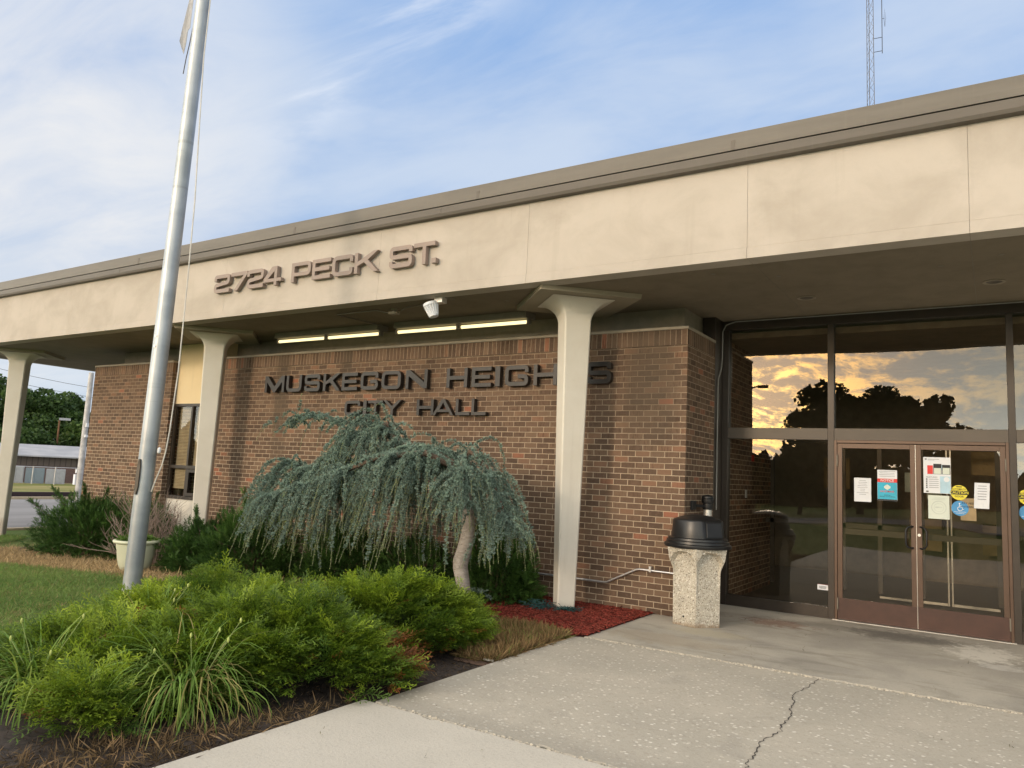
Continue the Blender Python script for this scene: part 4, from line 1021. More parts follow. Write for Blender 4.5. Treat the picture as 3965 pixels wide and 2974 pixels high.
# ================================================================== flagpole
m, t = mat('spun_aluminium_pole')
pos = t.n('ShaderNodeNewGeometry').outputs['Position']
zc = t.n('ShaderNodeSeparateXYZ', i0=pos).outputs[2]
rings_ = t.noise(t.mapping(pos, scale=(0.5, 0.5, 1.0)), 3, 3, 0.55)
c = t.mix(t.smooth(rings_, 0.35, 0.7), (0.42, 0.445, 0.47), (0.32, 0.345, 0.37))
c = t.mix(t.math('MULTIPLY', t.smooth(t.noise(t.mapping(pos, scale=(.6, .6, 9)), 1.2, 2, .5), 0.66, 0.74), 0.35), c, (0.20, 0.21, 0.215))
c = t.mix(t.math('MULTIPLY', t.smooth(t.noise(pos, 40, 3, 0.7), .55, .8), .3), c, (0.6, .6, .58))
finish(t, pbsdf(t, c, 0.45, 0.55, 0.5, bump(t, rings_, 0.05, 0.01))); M['pole'] = m
px_, py_ = -8.235, 5.05
fp_ = thing('flagpole', 'tall tapered aluminium flagpole rising from the green junipers', 'flagpole', (px_, py_, gh(px_, py_)))
prof = [(0.097, gh(px_, py_)-0.1), (0.097, 0.0)]
zz_ = [1.2, 2.4, 3.45, 3.455, 4.5, 5.2, 5.205, 6.1, 6.7, 6.705, 7.5, 9.0, 11.0]
for q in zz_: prof.append((0.097 - 0.0024*q + (0.0015 if abs(q % 1 - .455) < .01 or abs(q-5.205) < .001 or abs(q-6.705) < .001 else 0), q))
MB().lathe(prof, px_, py_, 40).build('pole', M['pole'], fp_, smooth=True)
MB().lathe([(0.10, 11.0), (0.13, 11.05), (0.14, 11.15), (0.1, 11.25), (0.001, 11.28)], px_, py_, 24).build('finial', M['pole'], fp_, smooth=True)
b = MB()
for z in (3.475, 5.215, 6.715): b.lathe([(0.0965-0.0024*z, z-0.006), (0.0995-0.0024*z, z), (0.0965-0.0024*z, z+.006)], px_, py_, 40)
b.build('seam_ring', M['pole'], fp_, smooth=True)
# cleat facing the camera on the left
ca = Vector((math.cos(R(-78)), math.sin(R(-78)), 0)); ct = Vector((-ca.y, ca.x, 0))
cc = Vector((px_, py_, 1.36)) + ca*0.094
b = MB(); b.loft([[tuple(cc + ct*sx*0.024*wf_ + Vector((0, 0, z_)) + ca*o_) for sx, o_ in ((-1, 0), (1, 0), (1, dd), (-1, dd))] for z_, wf_, dd in ((-0.20, .3, .022), (-0.12, .9, .018), (0, 1, .02), (0.12, .9, .018), (0.20, .3, .022))])
b.build('cleat', M['cleat'] if 'cleat' in M else M['frame_grey'], fp_)
for z_ in (-.045, .05): MB().tube([tuple(cc + ca*0.02 + Vector((0, 0, z_))), tuple(cc + ca*0.030 + Vector((0, 0, z_)))], 0.012, 10)
for z_ in (2.86, 2.98): 
    q = Vector((px_, py_, z_)) + ca*0.088; MB().tube([tuple(q), tuple(q + ca*0.008)], 0.016, 10).build('bolt', M['alu'], fp_)
# halyard hanging clear of the pole
M['rope'] = simple('pale_halyard', (0.58, 0.56, 0.52), 0.7)
rp = []
for z, off in ((1.20, 0.09), (1.34, 0.13), (1.50, 0.185), (1.66, 0.215), (1.9, 0.235), (2.6, 0.255), (3.6, 0.235), (4.6, 0.205), (5.6, 0.14), (6.4, 0.09), (7.0, .085), (11, .08)):
    rp.append((px_ + 0.94*off + 0.02, py_ + 0.34*off, z))
MB().tube(rp, 0.0075, 6).build('halyard', M['rope'], fp_, smooth=True)
MB().lathe([(0.0, 1.63), (0.018, 1.645), (0.021, 1.67), (0.018, 1.695), (0.0, 1.71)], px_+0.115, py_+0.06, 14).build('halyard_knot', M['white_plastic'], fp_, smooth=True)
# tattered flag tail
M['flag'] = simple('faded_flag_cloth', (0.33, 0.33, 0.35), 0.9)
fv = []; lft = Vector((-0.94, -0.34, 0))
outline = [(0.075, 6.95), (0.115, 6.60), (0.13, 6.69), (0.24, 6.56), (0.265, 6.72), (0.235, 7.0), (0.17, 7.4), (0.08, 7.6)]
b = MB(); L = len(outline)
for s_ in (0.0, 0.004):
    fv += [tuple(Vector((px_, py_, 0)) + lft*(a+0.02) + Vector((0.34, -0.94, 0))*(0.05*math.sin(a*22)+s_) + Vector((0, 0, z))) for a, z in [(0.075, 6.78), (0.125, 6.76), (0.16, 6.62), (0.20, 6.50), (0.225, 6.55), (0.262, 6.66), (0.25, 6.85), (0.21, 7.1), (0.15, 7.4), (0.08, 7.6)]]
n = 10
b.add(fv, [tuple(range(n)), tuple(reversed(range(n, 2*n)))] + [(i, (i+1) % n, n+(i+1) % n, n+i) for i in range(n)])
fg = tag(b.build('torn_flag', M['flag']), 'faded tattered scrap of flag flapping at the top left of the flagpole', 'flag')
b = MB(); q0 = Vector((px_, py_, 0)) + lft*0.10
b.tube([tuple(q0 + Vector((0, 0, 6.80))), tuple(q0 + lft*0.015 + Vector((0, 0, 6.62))), tuple(q0 + lft*0.04 + Vector((0, 0, 6.42))), tuple(q0 + lft*0.055 + Vector((0, 0, 6.22)))], 0.006, 5)
b.build('flag_rope', M['frame_grey'], fg)

# the pole stands slightly out of plumb
lean = Matrix.Rotation(0.031, 4, 'Y')
base_ = Matrix.Translation(fp_.location)
fp_.rotation_euler = (0, 0.031, 0)
fg.matrix_world = base_ @ lean @ base_.inverted()

# ================================================================== radio mast on the roof side
MX = 30.0/1.0
md = Vector((-0.1215, 0.9926, 0))*30
tw = thing('radio_mast', 'thin grey lattice radio mast rising behind the roof', 'mast', (md.x, md.y, 0))
b = MB(); legs = []
for k in range(3):
    a = R(90+120*k+17); legs.append((math.cos(a), math.sin(a)))
rr_ = lambda z: 0.165 - 0.0035*(z-10)
for lx, ly in legs: b.tube([(md.x+lx*rr_(0), md.y+ly*rr_(0), 0), (md.x+lx*rr_(30), md.y+ly*rr_(30), 30)], 0.012, 5)
z = 12.0; k = 0
while z < 26:
    for q in range(3):
        a, c_ = legs[q], legs[(q+1) % 3]
        if k % 2: a, c_ = c_, a
        b.tube([(md.x+a[0]*rr_(z), md.y+a[1]*rr_(z), z), (md.x+c_[0]*rr_(z+.38), md.y+c_[1]*rr_(z+.38), z+.38)], 0.006, 4)
    z += 0.38; k += 1
b.build('lattice', M['frame_grey'], tw)
ad = Vector((0.9926, 0.1215, 0)); A0 = md + ad*0.42
b = MB(); b.tube([(A0.x, A0.y, 18.1), (A0.x, A0.y, 26)], 0.014, 6)
for z in (18.2, 18.75): b.tube([tuple(md + ad*0.12 + Vector((0, 0, z))), (A0.x, A0.y, z)], 0.012, 5)
for z in (19.5, 21.1, 22.8): 
    b.tube([(A0.x, A0.y, z), (A0.x+.09, A0.y, z)], .008, 4); b.tube([(A0.x+.1, A0.y, z-.35), (A0.x+.13, A0.y, z), (A0.x+.1, A0.y, z+.4), (A0.x+.07, A0.y, z), (A0.x+.1, A0.y, z-.35)], .006, 4)
b.build('antenna', M['black'], tw)

# ================================================================== vegetation
def leaf_mat(name, rough=0.55, trans=0.35, spec=0.35):
    m, t = mat(name)
    a = t.n('ShaderNodeVertexColor'); a.layer_name = 'Col'
    pos = t.n('ShaderNodeNewGeometry').outputs['Position']
    c = t.mix(t.math('MULTIPLY', t.smooth(t.noise(pos, 5, 3), .3, .7), 0.25), a.outputs[0], t.mix(1.0, a.outputs[0], (0.6, 0.72, 0.5), 'MULTIPLY'))
    b = pbsdf(t, c, rough, 0, spec)
    tl = t.n('ShaderNodeBsdfTranslucent'); t.set(tl.inputs[0], c)
    finish(t, t.n('ShaderNodeMixShader', i0=trans, i1=b.outputs[0], i2=tl.outputs[0])); return m
M['leaf'] = leaf_mat('foliage')
M['needle'] = leaf_mat('needle_foliage', 0.6, 0.15, 0.25)
M['dry'] = leaf_mat('dry_stems', 0.9, 0.2, 0.1)

class Leaves:
    """collects instanced templates into one mesh with a colour attribute"""
    def __init__(s): s.V = []; s.F = []; s.Cc = []; s.n = 0
    def add(s, tv, tf, tc, mats, locs, tint):
        # tv (k,3) tf (m,3) tc (k,3); mats (N,3,3) locs (N,3) tint (N,3)
        N = len(locs)
        if N == 0: return
        V = np.einsum('nij,kj->nki', mats, tv) + locs[:, None, :]
        F = tf[None, :, :] + (np.arange(N)*len(tv))[:, None, None] + s.n
        Cc = np.clip(tc[None, :, :]*tint[:, None, :], 0, 1)
        s.V.append(V.reshape(-1, 3)); s.F.append(F.reshape(-1, 3)); s.Cc.append(Cc.reshape(-1, 3)); s.n += N*len(tv)
    def build(s, name, m, parent=None):
        V = np.concatenate(s.V).astype(np.float32); F = np.concatenate(s.F).astype(np.int32); Cc = np.concatenate(s.Cc).astype(np.float32)
        me = bpy.data.meshes.new(name)
        me.vertices.add(len(V)); me.vertices.foreach_set('co', V.ravel())
        me.loops.add(len(F)*3); me.loops.foreach_set('vertex_index', F.ravel())
        me.polygons.add(len(F)); me.polygons.foreach_set('loop_start', np.arange(0, len(F)*3, 3, dtype=np.int32))
        me.update(calc_edges=True)
        at = me.color_attributes.new('Col', 'FLOAT_COLOR', 'POINT')
        at.data.foreach_set('color', np.concatenate([Cc, np.ones((len(Cc), 1), np.float32)], 1).ravel())
        me.materials.append(m)
        o = bpy.data.objects.new(name, me); C.objects.link(o)
        if parent is not None: o.parent = parent; o.matrix_parent_inverse = Matrix.Translation(-parent.location)
        return o
def frames(fw, rng, roll=True, upref=None):
    """orthonormal frames whose +X is fw (N,3); +Z roughly up unless rolled"""
    fw = fw/np.linalg.norm(fw, axis=1, keepdims=True)
    ref = np.tile([0.0, 0.0, 1.0], (len(fw), 1)) if upref is None else upref
    ref = ref + rng.normal(0, .35 if not roll else 2.0, ref.shape)
    y = np.cross(ref, fw); y /= np.linalg.norm(y, axis=1, keepdims=True)+1e-9
    z = np.cross(fw, y)
    return np.stack([fw, y, z], axis=2)
def blade(p0, p1, wd, nrm=(0, 0, 1), c0=(1, 1, 1), c1=(1, 1, 1)):
    p0, p1 = np.array(p0, float), np.array(p1, float); d = p1-p0; s_ = np.cross(d, nrm); s_ = s_/(np.linalg.norm(s_)+1e-9)*wd/2
    mid = p0 + d*0.55
    return [p0-s_*.5, p0+s_*.5, mid+s_, mid-s_, p1], [(0, 1, 2), (0, 2, 3), (3, 2, 4)], [c0, c0, np.add(c0, c1)/2, np.add(c0, c1)/2, c1]
def compile_(parts):
    V, F, K = [], [], []
    for v, f, c in parts:
        o = len(V); V += [tuple(p) for p in v]; F += [tuple(i+o for i in t_) for t_ in f]; K += [tuple(q) for q in c]
    return np.array(V, float), np.array(F, int), np.array(K, float)
def spray(rng, length=0.16, nb=9, bl=0.055, wd=0.006, curve=0.02, c0=(.6, .6, .6), c1=(1.3, 1.3, 1.2), sub=2, flat=0.25):
    """feathery conifer spray pointing along +X"""
    P_ = []
    stem = lambda u: np.array([length*u, 0, curve*math.sin(u*PI*.8) + (0.35*curve)*u])
    P_.append(blade(stem(0), stem(1.0), wd*0.8, c0=c0, c1=c1))
    for i in range(nb):
        u = 0.12 + 0.85*i/nb; p = stem(u); L = bl*(1.15-0.7*u)*rng.uniform(.8, 1.2); sd_ = 1 if i % 2 else -1
        a = R(rng.uniform(28, 55)); z = rng.normal(0, flat)
        d = np.array([math.cos(a), sd_*math.sin(a), z]); d /= np.linalg.norm(d)
        cc0 = np.array(c0)*(1-u)+np.array(c1)*u*.6; cc1 = np.array(c1)*rng.uniform(.85, 1.1)
        e_ = p + d*L; P_.append(blade(p, e_, wd, c0=cc0, c1=cc1))
        for q in range(sub):
            uu = rng.uniform(.3, .85); p2 = p + d*L*uu; a2 = a + sd_*0 + rng.choice([-1, 1])*R(35)
            d2 = np.array([math.cos(a2), sd_*math.sin(a2), z + rng.normal(0, .3)]); d2 /= np.linalg.norm(d2)
            P_.append(blade(p2, p2 + d2*L*.45, wd*.85, c0=cc0, c1=cc1))
    return compile_(P_)

# ---- low yellow-green junipers along the walk
def vnoise(p, seed):
    """cheap smooth pseudo-noise for numpy points"""
    r = np.zeros(len(p)); rg = np.random.default_rng(seed)
    for k in range(6):
        d = rg.normal(0, 1, 3); d /= np.linalg.norm(d); fq = rg.uniform(2.2, 6.5); r += np.sin(p @ d*fq + rg.uniform(0, 6.28))/6
    return r
def juniper(name, label, cx, cy, rx, ry, h, n, seed, rot=0.0, tips=1.0):
    rng = np.random.default_rng(seed); zg = gh(cx, cy)
    root = thing(name, label, 'shrub', (cx, cy, zg), 'junipers along the walk')
    temps = [spray(rng, 0.225, 12, 0.066, 0.0066, 0.035, (.30, .42, .30), (1.95, 1.75, 1.1), flat=.15) for _ in range(7)]  # dark bases and pale tips exaggerate new growth to paint in lit contrast
    L = Leaves()
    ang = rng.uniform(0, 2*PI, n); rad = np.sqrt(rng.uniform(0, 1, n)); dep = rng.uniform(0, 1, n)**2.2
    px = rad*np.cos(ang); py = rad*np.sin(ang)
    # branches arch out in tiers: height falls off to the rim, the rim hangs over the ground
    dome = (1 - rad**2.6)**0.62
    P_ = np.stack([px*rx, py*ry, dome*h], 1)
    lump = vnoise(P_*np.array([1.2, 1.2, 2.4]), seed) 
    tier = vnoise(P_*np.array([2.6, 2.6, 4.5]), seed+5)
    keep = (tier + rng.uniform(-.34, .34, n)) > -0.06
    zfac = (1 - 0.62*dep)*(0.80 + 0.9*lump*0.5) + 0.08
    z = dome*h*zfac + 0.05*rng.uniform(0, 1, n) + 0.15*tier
    z = np.maximum(z, 0.03)
    sc = 1 + 0.16*lump
    X = np.cos(rot)*px*rx*sc - np.sin(rot)*py*ry*sc; Y = np.sin(rot)*px*rx*sc + np.cos(rot)*py*ry*sc
    loc = np.stack([cx+X, cy+Y, zg+z], 1)
    out = np.stack([X, Y, np.zeros(n)], 1); out /= np.linalg.norm(out, axis=1, keepdims=True)+1e-6
    swirl = rng.normal(0, .75, (n, 3)); swirl[:, 2] *= .3
    fw = out*(0.5+0.9*rad[:, None]) + swirl*.9 + np.stack([np.zeros(n), np.zeros(n), 0.30*(1-rad) + 0.22 - .25*dep], 1)
    mt = frames(fw, rng, roll=False)
    sz = rng.uniform(.75, 1.35, n)*(1 - .2*dep)
    mt = mt*sz[:, None, None]
    base = np.array([0.125, 0.215, 0.026]); young_lit = np.array([0.250, 0.345, 0.042]); deep = np.array([0.050, 0.105, 0.020])
    k_ = np.clip(0.33 + 0.55*vnoise(loc*1.5, seed+9) + rng.normal(0, .22, n) + 0.25*(z/h - .5), 0, 1)[:, None]*tips  # higher sprays paler, lower ones darker: light contrast put into the leaf colour
    col = deep*(1-k_)**2 + base*2*k_*(1-k_) + young_lit*k_**2
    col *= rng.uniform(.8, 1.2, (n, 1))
    brown = rng.uniform(0, 1, n) < np.where(z < 0.22*h, 0.06, 0.004)
    col[brown] = np.array([0.17, 0.065, 0.028])*rng.uniform(.6, 1.2, (brown.sum(), 1))
    dd = np.linalg.norm((loc - np.array([-3.98, 4.72, .12]))*np.array([1, .8, 1.3]), axis=1); dead_ = (dd < .30) & (rng.uniform(0, 1, n) < .85)
    col[dead_] = np.array([0.21, 0.085, 0.040])*rng.uniform(.5, 1.3, (dead_.sum(), 1))
    which = rng.integers(0, len(temps), n)
    for q, (tv, tf, tc) in enumerate(temps):
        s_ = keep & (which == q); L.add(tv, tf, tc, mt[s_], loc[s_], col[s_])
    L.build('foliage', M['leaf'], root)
    # woody stems
    b = MB(); rr = random.Random(seed)
    for _ in range(26):
        a = rr.uniform(0, 2*PI); q = rr.uniform(.5, .9)
        ex, ey = math.cos(a)*rx*q, math.sin(a)*ry*q
        ex, ey = math.cos(rot)*ex - math.sin(rot)*ey, math.sin(rot)*ex + math.cos(rot)*ey
        b.tube([(cx, cy, zg), (cx+ex*.4, cy+ey*.4, zg+h*rr.uniform(.3, .55)), (cx+ex, cy+ey, zg+h*rr.uniform(.25, .6)*(1-q*.5))], [.018, .012, .004], 5)
    b.build('stem', M['stem'], root)
    return root
M['stem'] = simple('brown_stem', (0.10, 0.065, 0.045), 0.9, var=.3)
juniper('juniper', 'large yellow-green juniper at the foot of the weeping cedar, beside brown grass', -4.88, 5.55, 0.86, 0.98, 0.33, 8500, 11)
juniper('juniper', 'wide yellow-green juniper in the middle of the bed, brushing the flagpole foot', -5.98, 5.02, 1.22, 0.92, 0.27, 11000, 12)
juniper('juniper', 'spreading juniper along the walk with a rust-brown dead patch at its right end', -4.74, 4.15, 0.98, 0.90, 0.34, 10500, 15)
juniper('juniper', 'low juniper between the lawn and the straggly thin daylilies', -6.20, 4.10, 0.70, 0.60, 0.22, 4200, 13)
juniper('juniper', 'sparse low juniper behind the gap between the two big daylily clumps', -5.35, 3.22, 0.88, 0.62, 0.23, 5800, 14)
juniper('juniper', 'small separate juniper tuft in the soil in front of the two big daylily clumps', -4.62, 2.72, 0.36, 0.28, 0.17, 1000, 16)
# ---- yews
def yew(label, cx, cy, rx, ry, h, n, seed, arms=()):
    rng = np.random.default_rng(seed); zg = gh(cx, cy)
    root = thing('yew_shrub', label, 'shrub', (cx, cy, zg), 'dark green yews along the building')
    temps = [spray(rng, 0.115, 14, 0.026, 0.0075, 0.02, (.75, .75, .75), (1.25, 1.3, 1.1), sub=1, flat=.3) for _ in range(5)]
    L = Leaves()
    d = rng.normal(0, 1, (n, 3)); d[:, 2] = np.abs(d[:, 2])*0.9 - .12; d /= np.linalg.norm(d, axis=1, keepdims=True)
    lump = vnoise(d*1.3, seed); lump2 = vnoise(d*4.0, seed+2)
    rr = (0.90 + 0.22*lump + 0.34*lump2)*(1 - 0.55*rng.uniform(0, 1, n)**2.4)
    loc = d*rr[:, None]*np.array([rx, ry, h*0.92]); loc[:, 2] = np.maximum(loc[:, 2] + h*.06, 0.04)
    fw = d + np.array([0, 0, .12]) + rng.normal(0, .42, (n, 3))
    A = [loc + [cx, cy, zg]]; Fw = [fw]
    for ex, ey, ez, k_ in arms:          # branches poking out of the outline
        u = rng.uniform(.35, 1.0, k_)[:, None]; tip = np.array([ex, ey, ez]); st_ = tip*np.array([.3, .3, .35])
        A.append(st_*(1-u) + tip*u + rng.normal(0, 1, (k_, 3))*0.055*(1.15-u) + [cx, cy, zg]); Fw.append((tip-st_)[None, :]/np.linalg.norm(tip-st_) + rng.normal(0, .38, (k_, 3)))
    loc = np.concatenate(A); fw = np.concatenate(Fw); N = len(loc)
    mt = frames(fw, rng, roll=False)*rng.uniform(.7, 1.25, N)[:, None, None]
    k_ = np.clip(.5 + .5*vnoise(loc*2.2, seed+1) + rng.normal(0, .2, N), 0, 1)[:, None]
    col = np.array([0.028, 0.068, 0.018])*(1-k_) + np.array([0.080, 0.160, 0.034])*k_; col *= rng.uniform(.75, 1.25, (N, 1))
    w_ = rng.integers(0, len(temps), N)
    for q, (tv, tf, tc) in enumerate(temps): s_ = w_ == q; L.add(tv, tf, tc, mt[s_], loc[s_], col[s_])
    L.build('foliage', M['needle'], root)
    b = MB(); r_ = random.Random(seed)
    for _ in range(16):
        a = r_.uniform(0, 2*PI); q = r_.uniform(.4, .8)
        b.tube([(cx+.1*math.cos(a), cy+.1*math.sin(a), zg-.05), (cx+rx*q*.5*math.cos(a), cy+ry*q*.5*math.sin(a), zg+h*.4), (cx+rx*q*math.cos(a), cy+ry*q*math.sin(a), zg+h*.75*r_.uniform(.6, 1))], [.02, .014, .005], 5)
    for ex, ey, ez, k_ in arms: b.tube([(cx, cy, zg), (cx+ex*.4, cy+ey*.4, zg+ez*.5), (cx+ex, cy+ey, zg+ez)], [.015, .01, .004], 5)
    b.build('stem', M['stem'], root); return root
yew('widest dark yew at the far left, its branches reaching out toward the road', -14.1, 7.75, 1.25, 0.75, 1.05, 9000, 21, [(-1.75, -.3, .85, 130), (-1.5, -.2, .62, 100), (-1.1, -.2, 1.12, 110), (.15, -.3, 1.25, 110), (.4, 0, 1.15, 90), (-1.4, -.2, .30, 90)])
yew('dark yew behind the dead twiggy shrub and the flagpole', -12.75, 7.95, 0.80, 0.50, 1.05, 4200, 22, [(.3, 0, 1.12, 60), (-.3, 0, 1.15, 60)])
yew('dark yew below the office window, just right of the flagpole', -10.25, 7.40, 0.62, 0.58, 0.80, 4600, 23, [(-.15, -.1, .92, 60), (.35, 0, .90, 60)])
yew('tall rounded dark yew left of the weeping cedar branches', -9.35, 7.55, 0.90, 0.72, 1.02, 7500, 24, [(-.25, 0, 1.18, 80), (.3, 0, 1.05, 60)])
yew('dark yew in deep shade under the weeping cedar, against the brick wall', -7.75, 7.95, 0.90, 0.55, 0.92, 5000, 25)
yew('dark yew behind the middle of the weeping cedar', -6.55, 8.0, 0.72, 0.50, 0.74, 2400, 27)
yew('round dark yew right of the cedar trunk beside the red mulch', -5.35, 8.12, 0.58, 0.46, 0.92, 4600, 26)

# ---- weeping blue cedar
cd = thing('weeping_cedar', 'blue-grey weeping cedar with long hanging strands and a crooked pale trunk', 'tree', (-5.06, 7.1, 0))
m, t = mat('pale_grey_bark'); pos = t.n('ShaderNodeNewGeometry').outputs['Position']
n_ = t.noise(t.mapping(pos, scale=(1, 1, 2.2)), 9, 6, 0.7, 0.8)
c = t.mix(t.smooth(n_, 0.35, 0.62), (0.40, 0.36, 0.32), (0.27, 0.24, 0.21)); c = t.mix(t.smooth(t.noise(t.mapping(pos, scale=(1, 1, 3)), 22, 4, .7, .5), .60, .70), c, (0.075, 0.055, 0.045))
finish(t, pbsdf(t, c, 0.9, 0, .2, bump(t, n_, .5, .01))); M['bark_pale'] = m
tk = [(-5.06, 7.1, -0.08), (-5.06, 7.1, 0.04), (-5.085, 7.1, 0.18), (-5.12, 7.1, 0.34), (-5.165, 7.1, 0.50), (-5.165, 7.1, 0.58), (-5.125, 7.1, 0.70), (-5.09, 7.1, 0.85), (-5.09, 7.1, 1.02), (-5.14, 7.1, 1.30), (-5.22, 7.1, 1.62)]
MB().tube(tk, [.090, .086, .080, .079, .086, .090, .086, .082, .078, .07, .06], 16).build('trunk', M['bark_pale'], cd, smooth=True)
DENS = 1.45
limbs = [
    ([(-5.22, 7.1, 1.62), (-5.61, 7.05, 1.81), (-6.13, 7.05, 1.89), (-6.39, 7.1, 2.05), (-6.71, 7.1, 2.19), (-7.13, 7.05, 2.14), (-7.63, 7.05, 2.22), (-7.98, 7.05, 2.26), (-8.28, 7.05, 2.08)], 110),
    ([(-5.9, 7.0, 1.86), (-6.55, 6.9, 1.62), (-7.19, 6.85, 1.50), (-7.72, 6.85, 1.55), (-8.12, 6.9, 1.60), (-8.35, 6.9, 1.40), (-8.50, 6.9, 1.05)], 140),
    ([(-5.22, 7.1, 1.62), (-5.11, 7.1, 1.83), (-4.88, 7.1, 1.66), (-4.68, 7.1, 1.30), (-4.52, 7.1, 1.02)], 50),
    ([(-5.2, 7.1, 1.60), (-5.5, 6.75, 1.78), (-6.0, 6.55, 1.72), (-6.6, 6.5, 1.50), (-7.3, 6.5, 1.28), (-7.9, 6.5, 1.15)], 120),
    ([(-5.2, 7.1, 1.60), (-5.02, 6.85, 1.68), (-4.90, 6.7, 1.48), (-4.82, 6.65, 1.2)], 45),
    ([(-5.3, 7.1, 1.64), (-5.7, 7.4, 1.82), (-6.4, 7.6, 1.78), (-7.1, 7.6, 1.50), (-7.7, 7.5, 1.35)], 80),
    ([(-5.25, 7.1, 1.60), (-5.5, 6.9, 1.78), (-5.85, 6.85, 1.84), (-6.1, 6.75, 1.7)], 60),
    ([(-6.39, 7.1, 2.13), (-6.75, 6.95, 2.0), (-7.1, 6.9, 1.78), (-7.3, 6.85, 1.55)], 60),
]
def along(pl, u):
    seg = np.linalg.norm(np.diff(pl, axis=0), axis=1); cum = np.concatenate([[0], np.cumsum(seg)])/seg.sum()
    i = min(len(seg)-1, int(np.searchsorted(cum, u, 'right')-1)); s_ = (u-cum[i])/max(1e-6, cum[i+1]-cum[i]); return pl[i]*(1-s_)+pl[i+1]*s_, (pl[i+1]-pl[i])/seg[i]
botx = np.array([-8.95, -8.9, -8.56, -8.34, -7.98, -7.58, -7.16, -6.81, -6.41, -6.24, -5.96, -5.74, -5.43, -5.14, -4.92, -4.73, -4.6, -4.48, -4.16])
botz = np.array([0.7, 0.6, 0.41, 0.3, 0.55, 0.37, 0.35, 0.53, 0.43, 0.29, 0.32, 0.4, 0.47, 0.60, 0.66, 0.55, 0.33, 0.60, 0.57]) - 0.13
rng = np.random.default_rng(5)
def tuft(n_, r, wd, c0, c1):
    P_ = []
    for k in range(n_):
        d = rng.normal(0, 1, 3); d[0] = abs(d[0])*.6 + .15; d /= np.linalg.norm(d); q = rng.uniform(.8, 1.15)
        s_ = np.cross(d, rng.normal(0, 1, 3)); s_ /= np.linalg.norm(s_)
        P_.append(([-s_*wd/2, s_*wd/2, d*r*q], [(0, 1, 2)], [c0, c0, c1]))
    return compile_(P_)
big = [tuft(36, 0.033, 0.0095, (.45, .50, .52), (1.35, 1.33, 1.28)) for _ in range(6)]
small = [tuft(9, 0.015, 0.005, (.9, .9, .8), (1.1, 1.1, 1.0)) for _ in range(4)]
twig = MB(); tl_, tf_, ts_, tc_, tk_ = [], [], [], [], []
def strand(p, dirn, length, spread, bigness=1.0, tipf=0.24, fadex=0.0):
    """one whip: leaves along its direction, then hangs"""
    n = max(5, int(length/0.030)); step = length/n
    d = dirn/np.linalg.norm(dirn); q = p.copy(); pts = [q.copy()]
    sway = rng.normal(0, .05, 2)
    for i in range(n):
        u = i/n; g = np.array([sway[0]+spread[0]*.25, sway[1]+spread[1]*.25, -1.0]); d = d + g*(0.10 + .22*u) + rng.normal(0, .035, 3); d /= np.linalg.norm(d); q = q + d*step; pts.append(q.copy())
        tipz = u > 1 - tipf
        tl_.append(q + rng.normal(0, .004, 3)); tf_.append(d + rng.normal(0, .5, 3)); ts_.append(bigness*((1.05-.25*u) if not tipz else rng.uniform(.6, .9))*rng.uniform(.7, 1.3)); tk_.append(1 if tipz else 0)
        b_ = np.array([0.240, 0.320, 0.275])*rng.uniform(.7, 1.25); y_ = np.array([0.34, 0.42, 0.17])*rng.uniform(.8, 1.1); g_ = np.array([0.21, 0.29, 0.20])
        mixu = np.clip((u-.35)/.65, 0, 1)*fadex; col = b_*(1-mixu) + g_*mixu
        if tipz: col = y_
        tc_.append(col)
    twig.tube([tuple(a) for a in pts[::3]] + [tuple(pts[-1])], 0.0026, 4, cap=False)
for pl, cnt in limbs:
    pl = np.array(pl); cnt = int(cnt*DENS); pl[:, 0] = np.where(pl[:, 0] < -6.3, -6.3+(pl[:, 0]+6.3)*.93, pl[:, 0])
    nr = len(pl); MB().tube([tuple(a) for a in pl], [0.045*(1-.8*i/(nr-1)) for i in range(nr)], 8).build('branch', M['stem'], cd, smooth=True)
    # needles right on the limb
    for _ in range(int(cnt*2.2)):
        p, d = along(pl, rng.uniform(.02, 1)); o_ = rng.normal(0, 1, 3); o_ /= np.linalg.norm(o_); o_[2] = abs(o_[2])
        tl_.append(p + o_*rng.uniform(.005, .05)); tf_.append(o_); ts_.append(rng.uniform(.8, 1.25)); tc_.append(np.array([0.240, 0.320, 0.275])*rng.uniform(.75, 1.3)); tk_.append(0)
    nodes_ = rng.uniform(.05, 1.0, max(6, cnt//9))**.9; nlen = rng.choice([.5, .8, 1.0, 1.0, 1.05], len(nodes_))
    for _ in range(cnt):
        ni = rng.integers(0, len(nodes_)); u = float(np.clip(nodes_[ni] + rng.normal(0, .010), .02, 1)); p, d = along(pl, u)
        zb = np.interp(p[0] + rng.normal(0, .12), botx, botz) + abs(rng.normal(0, .12))
        side = np.array([rng.normal(0, .35), rng.normal(-.10, .8), rng.uniform(.0, .35)]) + d*rng.uniform(.0, .5); side[2] = min(side[2], .25)
        ln = max(.18, (p[2]-zb)*rng.choice([rng.uniform(.45, .8), rng.uniform(.85, 1.12)])*nlen[ni])
        if p[2] > 1.85 and p[0] < -6.9:
            ln = rng.uniform(.10, .34) if p[0] > -7.9 else rng.uniform(.15, .45)
            if rng.random() < .45: continue
        elif p[2] > 1.85: ln = min(ln, rng.uniform(.5, 1.3))
        strand(p, side, ln, side, tipf=rng.uniform(.05, .45), fadex=rng.uniform(.2, 1) if p[0] < -7.5 or rng.random() < .25 else .15)
